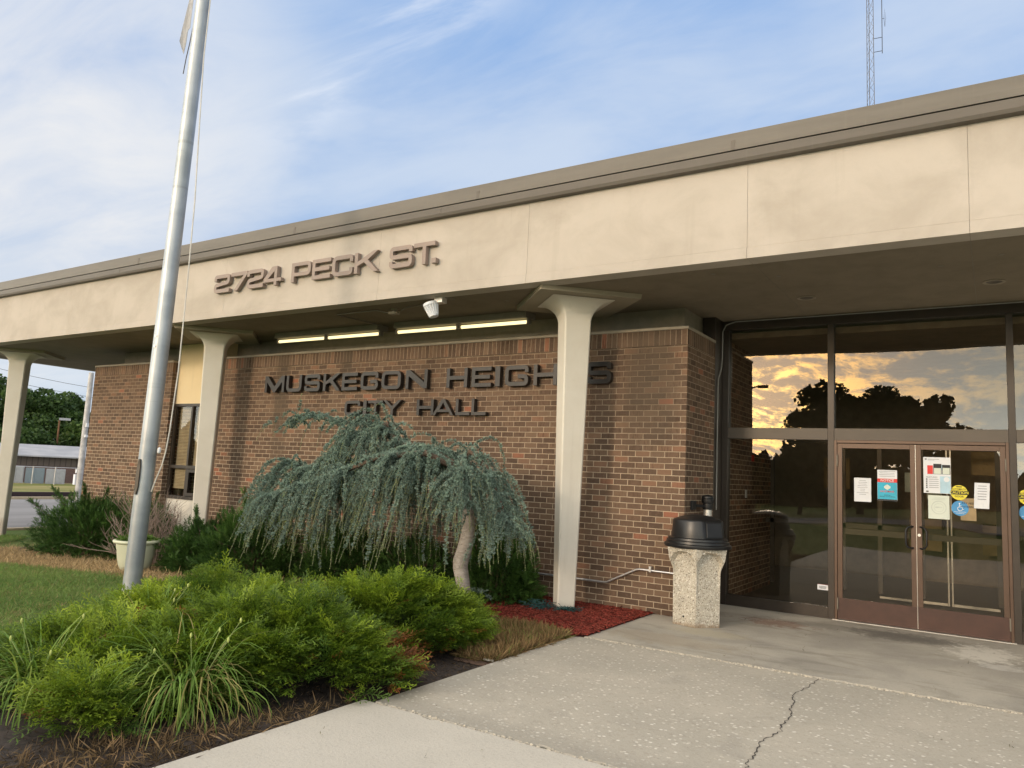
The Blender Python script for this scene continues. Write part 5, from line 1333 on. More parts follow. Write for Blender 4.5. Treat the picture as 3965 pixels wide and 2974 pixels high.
# stray whips at the two ends
for x, z, ln in ((-8.40, 2.15, .45), (-8.36, 2.12, .25), (-8.3, 2.2, .35), (-7.35, 2.2, .62), (-7.3, 2.18, .55), (-4.36, 1.05, .5), (-4.30, 1.0, .42), (-4.42, 1.1, .6), (-4.2, .98, .30)):
    strand(np.array([x, 6.95, z]), np.array([-.6 if x < -6 else .6, rng.normal(0, .3), .1]), ln, np.array([-.6 if x < -6 else .5, 0, 0]), .8, .5, 1)
tl_ = np.array(tl_); tf_ = np.array(tf_); ts_ = np.array(ts_); tc_ = np.array(tc_); tk_ = np.array(tk_)
L = Leaves(); mt = frames(tf_, rng, roll=True)*ts_[:, None, None]
ww = rng.integers(0, 12, len(tl_))
for q, (tv, tf, tc) in enumerate(big): s_ = (tk_ == 0) & (ww % 6 == q); L.add(tv, tf, tc, mt[s_], tl_[s_], tc_[s_])
for q, (tv, tf, tc) in enumerate(small): s_ = (tk_ == 1) & (ww % 4 == q); L.add(tv, tf, tc, mt[s_], tl_[s_], tc_[s_])
L.build('foliage', M['needle'], cd)
M['twig'] = simple('grey_green_twig', (0.16, 0.17, 0.10), 0.9)
twig.build('twig', M['twig'], cd)
# small offshoot at the trunk foot
L = Leaves(); a = np.array([[-4.93+.02*i+rng.normal(0, .01), 7.02+rng.normal(0, .02), .30-.0004*i*i+rng.normal(0, .012)] for i in range(14)]); tv, tf, tc = big[0]
L.add(tv, tf, tc, frames(rng.normal(0, 1, (14, 3)), rng), a, np.tile([0.15, .2, .17], (14, 1))); L.build('offshoot', M['needle'], cd)

# ---- arching blades: daylilies
def blades(name, label, cx, cy, n, ln, seed, cat='plant', group=None, cols=None, spread=1.0, wd=0.0075, arch=1.0):
    rng = np.random.default_rng(seed); zg = gh(cx, cy); root = thing(name, label, cat, (cx, cy, zg), group)
    V, F, K = [], [], []; o = 0
    for _ in range(n):
        a = rng.uniform(0, 2*PI); tilt = abs(rng.normal(0.42, .42))*spread; L0 = ln*rng.uniform(.6, 1.15); r0 = .16*rng.uniform(0, 1)
        p = np.array([cx+r0*math.cos(a)+rng.normal(0, .06), cy+r0*math.sin(a)+rng.normal(0, .06), zg]); th = PI/2 - tilt; seg = 8
        sidev = np.array([-math.sin(a), math.cos(a), 0]); c0 = np.array(cols[rng.integers(0, len(cols))])*rng.uniform(.75, 1.25); k_ = rng.uniform(.08, .34)*arch
        twist = rng.normal(0, .3)
        for i in range(seg+1):
            u = i/seg; wv = wd*(1-u**2.2)*(.6+.8*min(1, u*3)) + .0008
            sv = sidev*math.cos(twist*u) + np.array([0, 0, 1])*math.sin(twist*u)
            V += [p - sv*wv/2, p + sv*wv/2]; K += [c0*(.85+.35*u)]*2
            if i: F += [(o-2, o-1, o+1), (o-2, o+1, o)]
            o += 2; p = p + np.array([math.cos(a)*math.cos(th), math.sin(a)*math.cos(th), math.sin(th)])*L0/seg; th -= k_*(1+u*1.6)
    Lv = Leaves(); Lv.V.append(np.array(V)); Lv.F.append(np.array(F)); Lv.Cc.append(np.clip(np.array(K), 0, 1)); Lv.n = len(V)
    Lv.build('leaves', M['leaf'], root)
    return root
gcol = [(0.15, 0.26, 0.045), (0.20, 0.32, 0.06), (0.13, 0.23, 0.04), (0.27, 0.34, 0.07), (0.36, 0.30, 0.11), (0.17, 0.28, 0.05)]
def pods(root, cx, cy, n, h, seed):
    r_ = random.Random(seed); b = MB(); b2 = MB()
    for _ in range(n):
        a = r_.uniform(0, 2*PI); q = r_.uniform(.05, .3); z = h*r_.uniform(.6, 1.1); zg = gh(cx, cy)
        x, y = cx+q*math.cos(a), cy+q*math.sin(a)
        b.tube([(cx, cy, zg), (cx+(x-cx)*.5, cy+(y-cy)*.5, zg+z*.6), (x, y, zg+z)], .0025, 5)
        b2.lathe([(0.002, zg+z-.014), (.007, zg+z-.004), (.008, zg+z+.006), (.005, zg+z+.018), (0.001, zg+z+.022)], x, y, 8)
    b.build('flower_stalk', M['stalk'], root); b2.build('seed_pod', M['pod'], root, smooth=True)
M['stalk'] = simple('pale_green_stalk', (0.24, 0.30, 0.10), 0.7); M['pod'] = simple('yellow_green_pod', (0.42, 0.48, 0.14), 0.6)
r1 = blades('daylily_clump', 'big arching clump of daylily leaves in front of the junipers', -4.50, 3.22, 620, 0.74, 31, group='daylily clumps', cols=gcol, arch=1.05, spread=1.25); pods(r1, -4.42, 3.20, 5, .55, 1)
r2 = blades('daylily_clump', 'arching clump of daylily leaves at the bottom left corner', -5.28, 2.66, 330, 0.66, 32, group='daylily clumps', cols=gcol, arch=1.05, spread=1.25); pods(r2, -5.28, 2.66, 4, .55, 2)
r3 = blades('daylily_clump', 'thin daylily clump rising through the low junipers below the flagpole', -5.95, 3.85, 150, 0.62, 33, group='daylily clumps', cols=gcol, arch=.6, spread=.8); pods(r3, -5.95, 3.85, 4, .6, 3)
r4 = blades('daylily_clump', 'straggly daylily clump at the lawn edge behind the bottom left daylilies', -5.85, 3.05, 130, 0.50, 34, group='daylily clumps', cols=gcol, arch=.7)

# ---- planter urn and the plants in it
def urn():
    cx, cy = -11.06, 6.80; zg = gh(cx, cy)
    t = thing('planter', 'pale green plastic urn planter standing behind the flagpole', 'planter', (cx, cy, zg))
    pr = [(0.18, 0), (0.20, 0.01), (0.235, 0.08), (0.262, 0.20), (0.275, 0.30), (0.290, 0.34), (0.292, 0.40), (0.305, 0.405), (0.335, 0.415), (0.345, 0.435), (0.335, 0.455), (0.31, 0.46), (0.295, 0.455), (0.28, 0.43), (0.27, 0.40)]
    MB().lathe([(r*.98, zg+z) for r, z in pr], cx, cy, 48).build('pot', M['urn'], t, smooth=True)
    MB().lathe([(0.268, zg+.405), (0.15, zg+.42), (0.001, zg+.425)], cx, cy, 24, cap=False).build('soil', M['soil'], t)
    rng = np.random.default_rng(77); n = 260; a = rng.uniform(0, 2*PI, n); q = np.sqrt(rng.uniform(0, 1, n))*.27
    loc = np.stack([cx+q*np.cos(a), cy+q*np.sin(a), zg+.43+rng.uniform(0, .13, n)*(1.2-q/.3)], 1)
    tv, tf, tc = compile_([([(0, 0, 0), (.025, -.018, .004), (.055, 0, 0), (.025, .018, .004)], [(0, 1, 2), (0, 2, 3)], [(.8, .8, .8)]*2+[(1.1, 1.1, 1.1)]*2)])
    L = Leaves(); fw = np.stack([np.cos(a), np.sin(a), rng.uniform(-.2, .8, n)], 1)+rng.normal(0, .5, (n, 3))
    L.add(tv, tf, tc, frames(fw, rng, roll=False)*1.3, loc, np.array([0.14, 0.24, 0.05])*rng.uniform(.7, 1.3, (n, 1))); 
    pl = thing('bedding_plants', 'low green leafy bedding plants filling the planter', 'plant', (cx, cy, zg+.42)); L.build('leaves', M['leaf'], pl)
M['urn'] = simple('pale_green_plastic', (0.55, 0.57, 0.42), 0.5, var=.05, scale=3)
M['soil'] = simple('dark_bed_soil', (0.035, 0.026, 0.022), 0.95, var=.5, scale=25, bmp=.8, bscale=50)
urn()
# ---- dead twiggy shrub
def dead():
    cx, cy = -11.55, 7.35; zg = gh(cx, cy); rg = random.Random(8); b = MB()
    t = thing('dead_shrub', 'dead leafless grey-brown twiggy shrub behind the planter', 'shrub', (cx, cy, zg))
    def br(p, d, ln, r, k):
        pts = [p]; q = p
        for i in range(4):
            d = (d + Vector((rg.gauss(0, .13), rg.gauss(0, .13), rg.gauss(.03, .1)))).normalized(); q = q + d*ln/4; pts.append(q)
        b.tube([tuple(a) for a in pts], [r, r*.85, r*.7, r*.55, r*.35], 4, cap=False)
        if k:
            for _ in range(rg.randint(3, 5)): i = rg.randint(1, 4); br(pts[i], (d + Vector((rg.gauss(0, .5), rg.gauss(0, .5), rg.gauss(.25, .25)))).normalized(), ln*rg.uniform(.4, .65), r*.6, k-1)
    for _ in range(34):
        a = rg.uniform(0, 2*PI); s_ = rg.uniform(.1, .62)
        br(Vector((cx+.15*math.cos(a), cy+.12*math.sin(a), zg)), Vector((math.cos(a)*s_, math.sin(a)*s_, 1)).normalized(), rg.uniform(.55, .85), .008, 2)
    for a_, ln in ((Vector((-.8, -.5, .55)), .75), (Vector((-.9, -.6, .12)), .8), (Vector((-.5, -.8, .2)), .6), (Vector((-1, -.4, .3)), .7)): br(Vector((cx+.1, cy-.1, zg+.1)), a_.normalized(), ln, .012, 2)
    b.build('twigs', M['deadwood'], t)
M['deadwood'] = simple('grey_brown_dead_wood', (0.26, 0.20, 0.165), 0.95, var=.25)
dead()

# ---- ground covers
def inpoly(x, y, poly):
    c_ = np.zeros(len(x), bool); j = len(poly)-1
    for i in range(len(poly)):
        xi, yi = poly[i]; xj, yj = poly[j]
        c_ ^= ((yi > y) != (yj > y)) & (x < (xj-xi)*(y-yi)/((yj-yi)+1e-12)+xi); j = i
    return c_
GH = np.vectorize(gh)
def scatter(name, kindname, poly, n, tmpl, colfn, seed, lift=0.0, smin=.7, smax=1.3, up=1.0, m=None, dens=None):
    rng = np.random.default_rng(seed); xs_ = [p[0] for p in poly]; ys_ = [p[1] for p in poly]
    x = rng.uniform(min(xs_), max(xs_), n); y = rng.uniform(min(ys_), max(ys_), n); k_ = inpoly(x, y, poly); x, y = x[k_], y[k_]
    if dens is not None: k_ = rng.uniform(0, 1, len(x)) < dens(x, y); x, y = x[k_], y[k_]
    loc = np.stack([x, y, GH(x, y)+lift], 1); N = len(x)
    fw = rng.normal(0, 1, (N, 3)); fw[:, 2] = np.abs(fw[:, 2])*.3 + up if up > 0 else fw[:, 2]*.12
    mt = frames(fw, rng, roll=True if up > 0 else False)*rng.uniform(smin, smax, N)[:, None, None]; L = Leaves(); w_ = rng.integers(0, len(tmpl), N)
    col = colfn(loc, rng)
    for q, (tv, tf, tc) in enumerate(tmpl): s_ = w_ == q; L.add(tv, tf, tc, mt[s_], loc[s_], col[s_])
    o = L.build(name, m or M['leaf']); o["kind"] = kindname; return o
def gblade(h, w_, bend, k):
    P_ = []
    rg = np.random.default_rng(k)
    for _ in range(3):
        ox, oy = rg.normal(0, .012, 2); bx_, by_ = rg.normal(0, bend, 2)
        P_.append(([(0, oy-w_/2, ox), (0, oy+w_/2, ox), (h*.55, oy+w_*.35+by_*.4, ox+bx_*.4), (h, oy+by_, ox+bx_)], [(0, 1, 2), (0, 2, 3)], [(.6, .65, .6), (.6, .65, .6), (1, 1, 1), (1.25, 1.2, 1.1)]))
    return compile_(P_)
gb = [gblade(.045, .0035, .02, k) for k in range(5)]
dry_strip = [(-14.6, 6.2), (-13.6, 5.85), (-12.4, 6.0), (-11.0, 6.15), (-9.6, 6.2), (-8.6, 6.2), (-7.6, 6.3), (-6.6, 6.7), (-6.4, 8.76), (-16.4, 8.76), (-16.4, 7.2)]
lawn_poly = [(-16.5, 6.9), (-14.6, 6.25), (-13.4, 5.95), (-11, 6.25), (-9, 6.3), (-7.8, 6.35), (-7.0, 5.9), (-7.5, 5.2), (-7.1, 4.4), (-6.7, 3.7), (-6.1, 3.0), (-5.6, 2.4), (-5.2, 1.7), (-9.5, 1.5), (-19.5, 5.5), (-20, 8.0), (-18, 8.6)]
def lawncol(loc, rng):
    k_ = np.clip(.5 + .7*vnoise(loc*.8, 3) + rng.normal(0, .2, len(loc)), 0, 1)[:, None]
    c_ = np.array([0.135, 0.235, 0.058])*(1-k_) + np.array([0.22, 0.32, 0.095])*k_
    dryk = rng.uniform(0, 1, len(loc)) < .10 + .12*(vnoise(loc*1.7, 8) > .2); c_[dryk] = [0.33, 0.27, 0.13]; return c_*rng.uniform(.75, 1.25, (len(loc), 1))
scatter('lawn_grass', 'stuff', lawn_poly, 170000, gb, lawncol, 51, .0, .7, 1.3)
poly_sheet('soil', dry_strip, simple('dry_litter_soil', (0.185, 0.130, 0.085), 0.95, var=.35, scale=9, bmp=.7, bscale=40), .4, -.022)
drycol = lambda loc, rng: np.array([0.50, 0.37, 0.22])*rng.uniform(.55, 1.2, (len(loc), 1))
scatter('dry_grass', 'stuff', dry_strip, 42000, [gblade(.06, .004, .05, 20+k) for k in range(4)], drycol, 52, -.02, .5, 1.2, m=M['dry'], dens=lambda x, y: np.clip(1.25-(y-6.0)*.75, .10, 1))
# dark bed under the junipers
bed = [(-3.705, 1.2), (-3.705, 4.06), (-3.625, 4.10), (-3.625, 6.2), (-4.3, 6.6), (-5.2, 6.9), (-6.8, 6.6), (-7.5, 5.7), (-7.3, 4.7), (-6.7, 3.7), (-6.1, 3.0), (-5.6, 2.4), (-5.1, 1.2)]
poly_sheet('bed_soil', bed, M['soil'], .3, -.020)
scatter('bed_litter', 'stuff', [(-3.71, 1.6), (-3.71, 4.06), (-3.63, 4.2), (-3.63, 6.2), (-4.2, 6.4), (-4.6, 5.0), (-5.0, 3.6), (-5.6, 2.4), (-5.2, 1.6)], 30000, [gblade(.05, .0035, .03, 40+k) for k in range(4)],
        lambda loc, rng: np.where(rng.uniform(0, 1, (len(loc), 1)) < .6, np.array([[0.085, 0.058, 0.045]]), np.array([[0.20, 0.135, 0.085]]))*rng.uniform(.4, 1.2, (len(loc), 1)), 53, -.012, .3, 1.0, up=0, m=M['dry'],
        dens=lambda x, y: np.clip(.25 + (x+4.6)*.9, .15, 1)*np.where(y > 3.6, .55, 1))
scatter('dry_grass', 'stuff', [(-3.72, 1.6), (-3.72, 4.05), (-3.80, 4.05), (-4.0, 3.3), (-4.25, 2.6), (-4.7, 1.6)], 1500, [gblade(.06, .0028, .05, 60+k) for k in range(4)], lambda loc, rng: np.array([0.25, 0.17, 0.10])*rng.uniform(.35, 1.2, (len(loc), 1)), 56, -.02, .4, 1.3, m=M['dry'])
# brown grass between junipers and mulch
brown = [(-3.63, 5.55), (-3.63, 6.85), (-3.68, 6.95), (-4.1, 7.05), (-4.5, 7.0), (-4.9, 6.8), (-4.9, 6.5), (-4.3, 6.1), (-3.95, 5.5)]
poly_sheet('soil', [(-3.63, 5.4), (-3.63, 6.95), (-4.1, 7.12), (-4.7, 7.1), (-5.2, 6.9), (-5.1, 6.5), (-4.3, 6.0), (-3.95, 5.4)], simple('brown_thatch_soil', (0.105, 0.062, 0.042), .95, var=.35, scale=12, bmp=.6), .3, -.012)
scatter('dry_grass', 'stuff', brown, 17000, [gblade(.085, .0035, .045, 70+k) for k in range(5)], lambda loc, rng: np.where(rng.uniform(0, 1, (len(loc), 1)) < .85, np.array([[0.30, 0.20, 0.105]]), np.array([[0.22, 0.24, 0.08]]))*rng.uniform(.5, 1.25, (len(loc), 1)), 57, -.015, .5, 1.25, m=M['dry'])
# red mulch
mulch = [(-3.505, 7.02), (-3.505, 8.76), (-6.9, 8.76), (-6.6, 7.4), (-5.4, 6.85), (-4.7, 6.98), (-4.1, 6.98), (-3.63, 6.90)]
M['mulch'] = simple('red_mulch_base', (0.105, 0.022, 0.017), 0.95, var=.5, scale=30, bmp=.9, bscale=45)
poly_sheet('mulch_bed', mulch, M['mulch'], .12, .004, lambda x, y: .006*sstep(-3.5, -3.8, x))
def chip(k):
    rg = np.random.default_rng(k); l_, w_, h_ = rg.uniform(.03, .075), rg.uniform(.007, .016), rg.uniform(.004, .009)
    v = [(-l_/2, -w_/2, 0), (l_/2, -w_/3, 0), (l_/2.2, w_/2, 0), (-l_/2.1, w_/2.4, 0)]; v += [(a, b_, h_) for a, b_, _ in v]
    return np.array(v), np.array([(4, 5, 6), (4, 6, 7), (0, 1, 5), (0, 5, 4), (1, 2, 6), (1, 6, 5), (2, 3, 7), (2, 7, 6), (3, 0, 4), (3, 4, 7)]), np.array([(.8,)*3]*4+[(1.15,)*3]*4)
mo = scatter('red_mulch', 'stuff', mulch, 22000, [chip(k) for k in range(90, 97)], lambda loc, rng: np.array([0.24, 0.040, 0.030])*rng.uniform(.35, 1.5, (len(loc), 1))*(1+np.array([0, .6, .6])*rng.uniform(0, 1, (len(loc), 1))), 58, .018, .6, 1.3, up=0, m=M['dry'])
# teal netting at the column foot
def netting():
    rg = random.Random(12); b = MB()
    for k in range(240):
        u = rg.random()
        if u < .62: cx, cy, r_, hz = -4.60, 7.98, .16, .085
        else: s_ = (u-.62)/.38; cx, cy, r_, hz = -4.40+.22*s_, 8.02+.12*s_, .06, .05
        p = Vector((cx + rg.gauss(0, r_*.55), cy + rg.gauss(0, r_*.45), rg.uniform(.02, hz))); pts = []
        d = Vector((rg.gauss(0, 1), rg.gauss(0, 1), rg.gauss(0, .3))).normalized()
        for i in range(5):
            pts.append(tuple(p)); d = (d + Vector((rg.gauss(0, .6), rg.gauss(0, .6), rg.gauss(0, .35)))).normalized(); p = p + d*.028; p.z = max(.015, min(p.z, hz*1.25))
        b.tube(pts, .0032, 4, cap=False)
    tag(b.build('netting', simple('teal_green_netting', (0.02, 0.075, 0.075), .8, var=.3)), 'bunched teal green netting lying around the foot of the nearest column', 'netting')
netting()
# grass clippings and leaf scraps blown onto the paving
gcx = np.random.default_rng(7)
def clipcol(loc, rng): return np.where(rng.uniform(0, 1, (len(loc), 1)) < .5, np.array([[0.10, 0.085, 0.055]]), np.array([[0.20, 0.18, 0.09]]))*rng.uniform(.5, 1.2, (len(loc), 1))
scatter('leaf_litter', 'stuff', [(-3.4, 1.8), (2.0, 1.8), (2.0, 10.1), (-3.0, 10.1), (-3.0, 8.8), (-3.45, 8.7)], 900, [gblade(.022, .004, .01, 110+k) for k in range(4)], clipcol, 61, .006, .3, 1.2, up=0, m=M['dry'],
        dens=lambda x, y: .10 + .9*np.exp(-((x+2.35)**2/.35 + (y-7.35)**2/.06)) + .75*np.exp(-(x+3.5)/.10) + .25*(y > 10.0))
# litter crumbs
b = MB(); rg = random.Random(5); b.loft([[(-3.69+.05*math.cos(a)*rg.uniform(.7, 1.3), 5.55+.03*math.sin(a)*rg.uniform(.7, 1.3), z) for a in np.linspace(0, 5.6, 9)] for z in (.0, .012)])
tag(b.build('concrete_fragment', M['rubble']), 'small pale concrete fragment at the edge of the walk beside the juniper', 'fragment')

# ================================================================== distance, left of the building
def polar(az, d): return -d*math.sin(R(az)), d*math.cos(R(az))
def tree(name, label, x, y, h, rw, seed, n=7000, leaf=.26, col=((0.022, 0.050, 0.014), (0.060, 0.105, 0.024)), trunk_h=.25, group=None, z0=None, clus=26):
    rng = np.random.default_rng(seed); zg = gh(x, y) if z0 is None else z0; root = thing(name, label, 'tree', (x, y, zg), group)
    cl = rng.normal(0, 1, (clus, 3)); cl /= np.linalg.norm(cl, axis=1, keepdims=True); cl *= rng.uniform(.35, 1.12, (clus, 1))
    ch = h*(1-trunk_h); cc_ = np.array([x, y, zg+h*trunk_h+ch*.47]); cen = cl*np.array([rw*.78, rw*.78, ch*.42]) + cc_
    cr = rng.uniform(.17, .36, clus)*rw
    w_ = rng.integers(0, clus, n); d = rng.normal(0, 1, (n, 3)); d /= np.linalg.norm(d, axis=1, keepdims=True); d[:, 2] = d[:, 2]*.75+.12
    loc = cen[w_] + d*cr[w_][:, None]*rng.uniform(.55, 1.05, (n, 1))
    loc += rng.normal(0, .05, (n, 3))
    tv, tf, tc = compile_([([(-.5, -.25, 0), (.1, -.42, .1), (.6, 0, 0), (.1, .42, -.08), (-.4, .3, .05)], [(0, 1, 2), (0, 2, 3), (0, 3, 4)], [(.9,)*3]*2+[(1.1,)*3]*3)])
    mt = frames(rng.normal(0, 1, (n, 3)), rng, roll=True)*(leaf*rng.uniform(.6, 1.3, n))[:, None, None]
    k_ = np.clip(.5+rng.normal(0, .28, n)+.4*vnoise(loc*.6, seed), 0, 1)[:, None]; c_ = np.array(col[0])*(1-k_)+np.array(col[1])*k_
    L = Leaves(); L.add(tv, tf, tc, mt, loc, c_); L.build('crown', M['leaf'], root)
    b = MB(); rg = random.Random(seed); b.tube([(x, y, zg-.3), (x+.1, y, zg+h*trunk_h), (x, y+.1, zg+h*.7)], [h*.028, h*.021, h*.008], 9)
    for q in range(clus):
        e = cen[q]; s_ = rg.uniform(.2, .5); b.tube([(x, y, zg+h*s_), tuple((np.array([x, y, zg+h*s_])+e)/2+np.array([0, 0, .3])), tuple(e)], [h*.010, h*.006, h*.002], 5)
    b.build('trunk', M['bark'], root); return root
M['bark'] = simple('dark_bark', (0.055, 0.042, 0.033), .95, var=.3)
x, y = polar(64.6, 92); tree('broadleaf_tree', 'big dense dark green tree behind the long shed', x, y, 10.6, 4.9, 61, 15000, .30, ((0.026, 0.058, 0.016), (0.085, 0.145, 0.034)), z0=-.9, trunk_h=.1, clus=52)
x, y = polar(67.9, 96); tree('broadleaf_tree', 'dark green tree at the left edge, partly hidden by the far column', x, y, 10.3, 5.2, 62, 12000, .30, ((0.026, 0.058, 0.016), (0.085, 0.145, 0.034)), z0=-.9, trunk_h=.1, clus=46)
x, y = polar(61.3, 100); tree('broadleaf_tree', 'dark tree mostly hidden behind the left end of the brick wall', x, y, 8.0, 4.6, 63, 7000, .42, z0=-.9, trunk_h=.1)
x, y = polar(66.0, 82); tree('broadleaf_tree', 'low dark green tree just above the shed roof beside the far column', x, y, 4.8, 3.2, 64, 9000, .28, ((0.03, 0.065, 0.018), (0.09, 0.15, 0.035)), z0=-.9, trunk_h=.05)
x, y = polar(63.0, 84); tree('broadleaf_tree', 'low bright green tree above the shed roof near the white pole', x, y, 5.0, 2.9, 65, 9000, .28, ((0.035, 0.075, 0.02), (0.10, 0.16, 0.035)), z0=-.9, trunk_h=.05)
x, y = polar(71.5, 88); tree('broadleaf_tree', 'tree hidden behind the far column at the left edge of the picture', x, y, 10.0, 5.0, 66, 5000, .45, z0=-.9, trunk_h=.1)
# low shed, its long side facing the viewer
sx, sy = polar(64.0, 71.5); shed = thing('long_shed', 'long low shed with a grey roof, brown siding and brick base', 'building', (sx, sy, -.9))
ux, uy = math.cos(R(64)), math.sin(R(64)); vx, vy = -math.sin(R(64)), math.cos(R(64))
def sb(b, u0, u1, v0, v1, z0, z1): b.loft([[(sx+ux*u+vx*v, sy+uy*u+vy*v, z) for u, v in ((u0, v0), (u1, v0), (u1, v1), (u0, v1))] for z in (z0, z1)]); return b
sb(MB(), -14, 14, 0, 8, -1.2, .38).build('wall', M['brick_plain'], shed)
m, t = mat('brown_ribbed_siding'); pos = t.n('ShaderNodeNewGeometry').outputs['Position']; s = t.n('ShaderNodeSeparateXYZ', i0=pos)
al = t.math('ADD', t.math('MULTIPLY', s.outputs[0], ux), t.math('MULTIPLY', s.outputs[1], uy)); fr_ = t.math('FRACT', t.math('MULTIPLY', al, 2.6))
c = t.mix(t.smooth(fr_, .80, .9), (0.105, 0.085, 0.075), (0.05, 0.04, 0.037)); finish(t, pbsdf(t, c, .8)); M['siding'] = m
sb(MB(), -14, 14, -.04, 0.02, .385, 1.12).build('siding', M['siding'], shed)
m, t = mat('grey_metal_roof'); pos = t.n('ShaderNodeNewGeometry').outputs['Position']; c = t.mix(t.smooth(t.noise(t.mapping(pos, scale=(1, 1, 5)), .6, 4), .35, .7), (0.29, 0.30, 0.33), (0.38, 0.385, 0.41)); finish(t, pbsdf(t, c, .7)); M['shed_roof'] = m
b = MB(); rp_ = lambda u, v, z: (sx+ux*u+vx*v, sy+uy*u+vy*v, z)
b.loft([[rp_(u, -.5, 1.10), rp_(u, -.5, 1.20), rp_(u, 4, 2.10), rp_(u, 8.5, 1.2), rp_(u, 8.5, 1.1), rp_(u, 4, 1.98)] for u in (-14.5, 14.5)]); b.build('roof', M['shed_roof'], shed)
# cabinets and chain-link fence in front of it
fx = lambda u, v: (sx+ux*u+vx*v, sy+uy*u+vy*v)
M['cab1'] = simple('grey_cabinet_paint', (0.34, 0.35, 0.38), .6); M['cab2'] = simple('blue_grey_cabinet_paint', (0.17, 0.22, 0.26), .6)
for u0, u1, h_, mm, l in ((-3.35, -2.7, .98, 'cab2', 'blue-grey electrical cabinet beside the shed, leftmost of four'), (-2.6, -1.6, 1.22, 'cab1', 'light grey electrical cabinet in front of the shed, second from the left'), (-1.5, -.25, 1.15, 'cab2', 'wide dark grey electrical cabinet in front of the shed, third from the left'), (-.15, 1.15, 1.12, 'cab1', 'pale grey electrical cabinet in front of the shed, rightmost of four')):
    t = thing('electrical_cabinet', l, 'cabinet', (*fx(u0, -2.4), -.9), 'electrical cabinets by the shed')
    sb(MB(), u0, u1, -2.6, -1.9, -.92, -.9+h_).build('casing', M[mm], t); sb(MB(), u0+.06, (u0+u1)/2-.02, -2.62, -2.601, -.82, -.98+h_).build('door', M[mm], t); sb(MB(), (u0+u1)/2+.02, u1-.06, -2.62, -2.601, -.82, -.98+h_).build('door', M[mm], t)
fe = thing('chain_link_fence', 'grey chain-link fence in front of the shed and cabinets', 'fence', (*fx(0, -4), -.9))
for u in (-9, -7, -5.35, -4.45, -1.0, .45, 3.6, 6.5, 9): b = MB(); b.tube([(*fx(u, -4), -.95), (*fx(u, -4), .42)], .038, 8); b.build('post', M['conduit'], fe)
b = MB(); b.tube([(*fx(-9, -4), .38), (*fx(9, -4), .38)], .022, 6); b.build('top_rail', M['conduit'], fe)
b = MB(); u = -9.0
while u < 9:
    for d_ in (1, -1):
        a0, a1 = (u, u+1.28*d_) ; a1 = max(-9, min(9, a1)); zz1 = -.88 + abs(a1-u)/1.28*1.25
        if abs(a1-u) > .05: b.tube([(*fx(u, -4), -.88), (*fx(a1, -4), zz1)], .0035, 3, cap=False)
    u += .16
b.build('mesh_wire', M['conduit'], fe)
# street light behind the shed, white pole, wires
x, y = polar(63.72, 84); t = thing('street_lamp', 'rusty brown lamp post with a flat head behind the shed', 'street lamp', (x, y, -.9))
MB().tube([(x, y, -.95), (x, y, 4.62)], .085, 8).build('post', simple('rust_brown_post', (0.17, 0.075, 0.035), .7), t)
b = MB(); b.loft([[(x+ux*u+vx*v, y+uy*u+vy*v, z) for u, v in ((-.05, -.2), (.9, -.2), (.9, .2), (-.05, .2))] for z in (4.58, 4.80)]); b.build('lamp_head', M['cab1'], t)
x, y = polar(62.22, 34); t = thing('white_pole', 'slim weathered white pole near the left brick wall', 'pole', (x, y, gh(x, y)))
MB().tube([(x, y, -.4), (x, y, 2.6), (x, y, 4.76)], [.115, .105, .09], 14).build('shaft', simple('weathered_white_paint', (0.46, 0.45, 0.44), .7, var=.2, scale=5), t, smooth=True)
b = MB(); b.box(x-.16, x-.02, y-.16, y-.08, .35, .75); b.box(x-.1, x+.0, y-.14, y-.1, .8, .95); b.build('meter_box', M['paper'], t)
MB().box(x+.08, x+.16, y-.05, y+.05, 2.6, 2.75).build('insulator', M['paper'], t); MB().box(x+.06, x+.18, y-.05, y+.05, 2.2, 2.3).build('insulator', M['paper'], t)
for z0, z1, l in ((7.3, 5.2, 'upper overhead wire crossing the pale sky at the left'), (6.75, 4.6, 'lower overhead wire crossing the pale sky at the left')):
    a = Vector((*polar(72, 55), z0)); e = Vector((*polar(55, 52), z1)); b = MB(); b.tube([tuple(a.lerp(e, q/10) + Vector((0, 0, -.5*math.sin(q/10*PI)))) for q in range(11)], .016, 4); tag(b.build('overhead_wire', M['black']), l, 'wire', 'overhead wires')

# ================================================================== across the street, behind the camera: seen mirrored in the entrance glass
def mir(az, d): return -d*math.sin(R(az)), 20.48 - d*math.cos(R(az))
dk = ((0.012, 0.022, 0.008), (0.030, 0.048, 0.014))
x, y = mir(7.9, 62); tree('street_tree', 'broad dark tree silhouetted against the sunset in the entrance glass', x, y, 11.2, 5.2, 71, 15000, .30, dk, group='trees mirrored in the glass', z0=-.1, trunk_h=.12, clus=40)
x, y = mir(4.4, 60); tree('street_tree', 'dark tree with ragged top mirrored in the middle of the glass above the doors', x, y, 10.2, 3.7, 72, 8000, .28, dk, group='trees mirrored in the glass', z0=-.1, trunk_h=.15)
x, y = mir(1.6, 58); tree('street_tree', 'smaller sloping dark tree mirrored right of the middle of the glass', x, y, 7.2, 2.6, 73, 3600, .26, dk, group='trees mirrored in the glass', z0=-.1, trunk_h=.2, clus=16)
x, y = mir(11.6, 62); tree('street_tree', 'dark tree mirrored low at the left side of the glass', x, y, 6.6, 2.8, 74, 6000, .28, dk, group='trees mirrored in the glass', z0=-.1, trunk_h=.15)
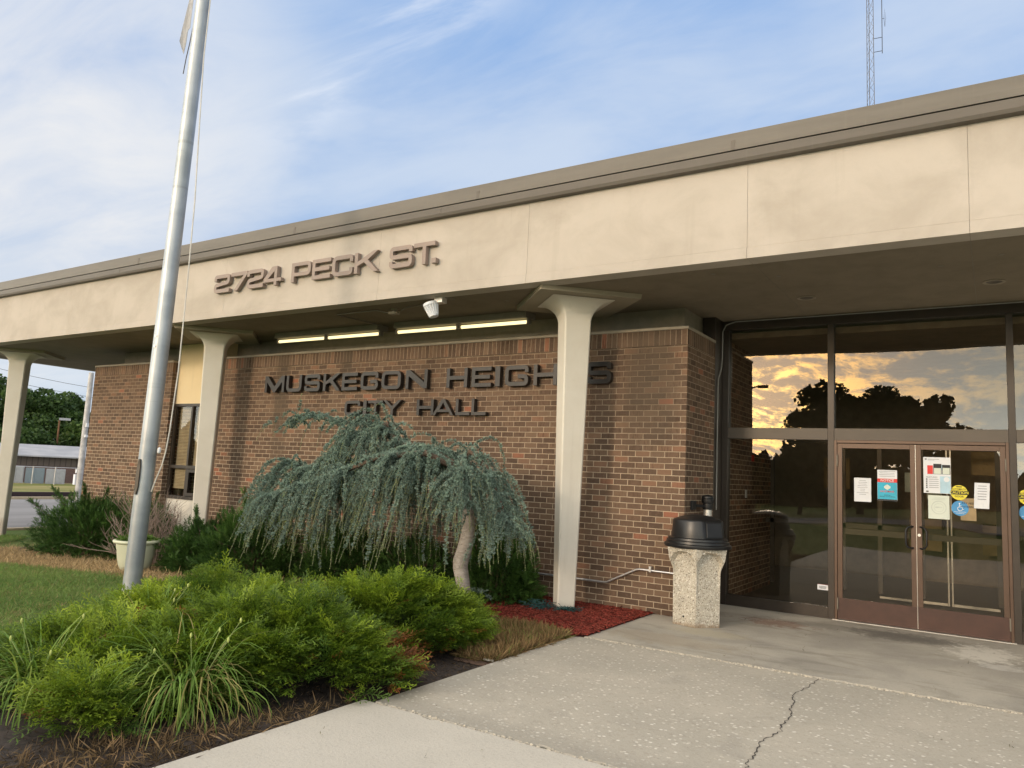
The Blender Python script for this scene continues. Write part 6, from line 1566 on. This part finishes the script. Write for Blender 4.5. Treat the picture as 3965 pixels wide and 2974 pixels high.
for q, (az, d, h_, w_) in enumerate(((20, 75, 5, 5), (28, 80, 7, 6), (-8, 80, 3.2, 5), (-16, 85, 5, 6), (36, 85, 6, 6), (16.5, 90, 3.4, 6), (0, 95, 3.0, 7), (-25, 85, 6, 6))):
    x, y = mir(az, d); tree('distant_tree', ['distant tree across the street, far left of the viewer', 'taller distant tree across the street at the left', 'low distant tree across the street at the right', 'distant tree across the street further right', 'distant tree at the far left end of the street', 'low distant tree below the mirrored sunset', 'low distant tree straight across the street', 'distant tree at the far right end of the street'][q], x, y, h_, w_, 80+q, 3000, .45, dk, group='trees across the street', z0=-.1, trunk_h=.1)
# far wood closing the view across the street
def wood():
    rng = np.random.default_rng(99); n = 16000; az = rng.uniform(-75, 75, n); d = 105 + rng.uniform(-4, 4, n); top = 5.2 + 1.6*np.sin(az*.9) + 1.1*np.sin(az*2.3+1) + .6*np.sin(az*6.1)
    top = np.where((az > 13) & (az < 22), 5.0 + .5*np.sin(az*5), top)
    z = rng.uniform(0, 1, n)**.8*top
    loc = np.stack([-d*np.sin(np.radians(az)), 20.48-d*np.cos(np.radians(az)), z-.2], 1)
    tv, tf, tc = compile_([([(-.5, -.25, 0), (.1, -.42, .1), (.6, 0, 0), (.1, .42, -.08), (-.4, .3, .05)], [(0, 1, 2), (0, 2, 3), (0, 3, 4)], [(1,)*3]*5)])
    L = Leaves(); L.add(tv, tf, tc, frames(rng.normal(0, 1, (n, 3)), rng)*1.9, loc, np.array([0.022, 0.036, 0.012])*rng.uniform(.6, 1.5, (n, 1))); o = L.build('far_wood', M['leaf']); o["kind"] = 'stuff'
wood()
x, y = mir(15.75, 50); t = thing('street_lamp', 'curved-arm street lamp mirrored at the left of the entrance glass', 'street lamp', (x, y, 0))
MB().tube([(x, y, -.2), (x, y, 6.2), (x+.05, y, 6.9), (x+.3, y, 7.4), (x+.75, y, 7.75), (x+1.3, y, 7.85)], [.09, .075, .06, .055, .05, .045], 8).build('arm', M['black'], t, smooth=True)
MB().box(x+1.2, x+1.9, y-.12, y+.12, 7.75, 7.9).build('lamp_head', M['black'], t)
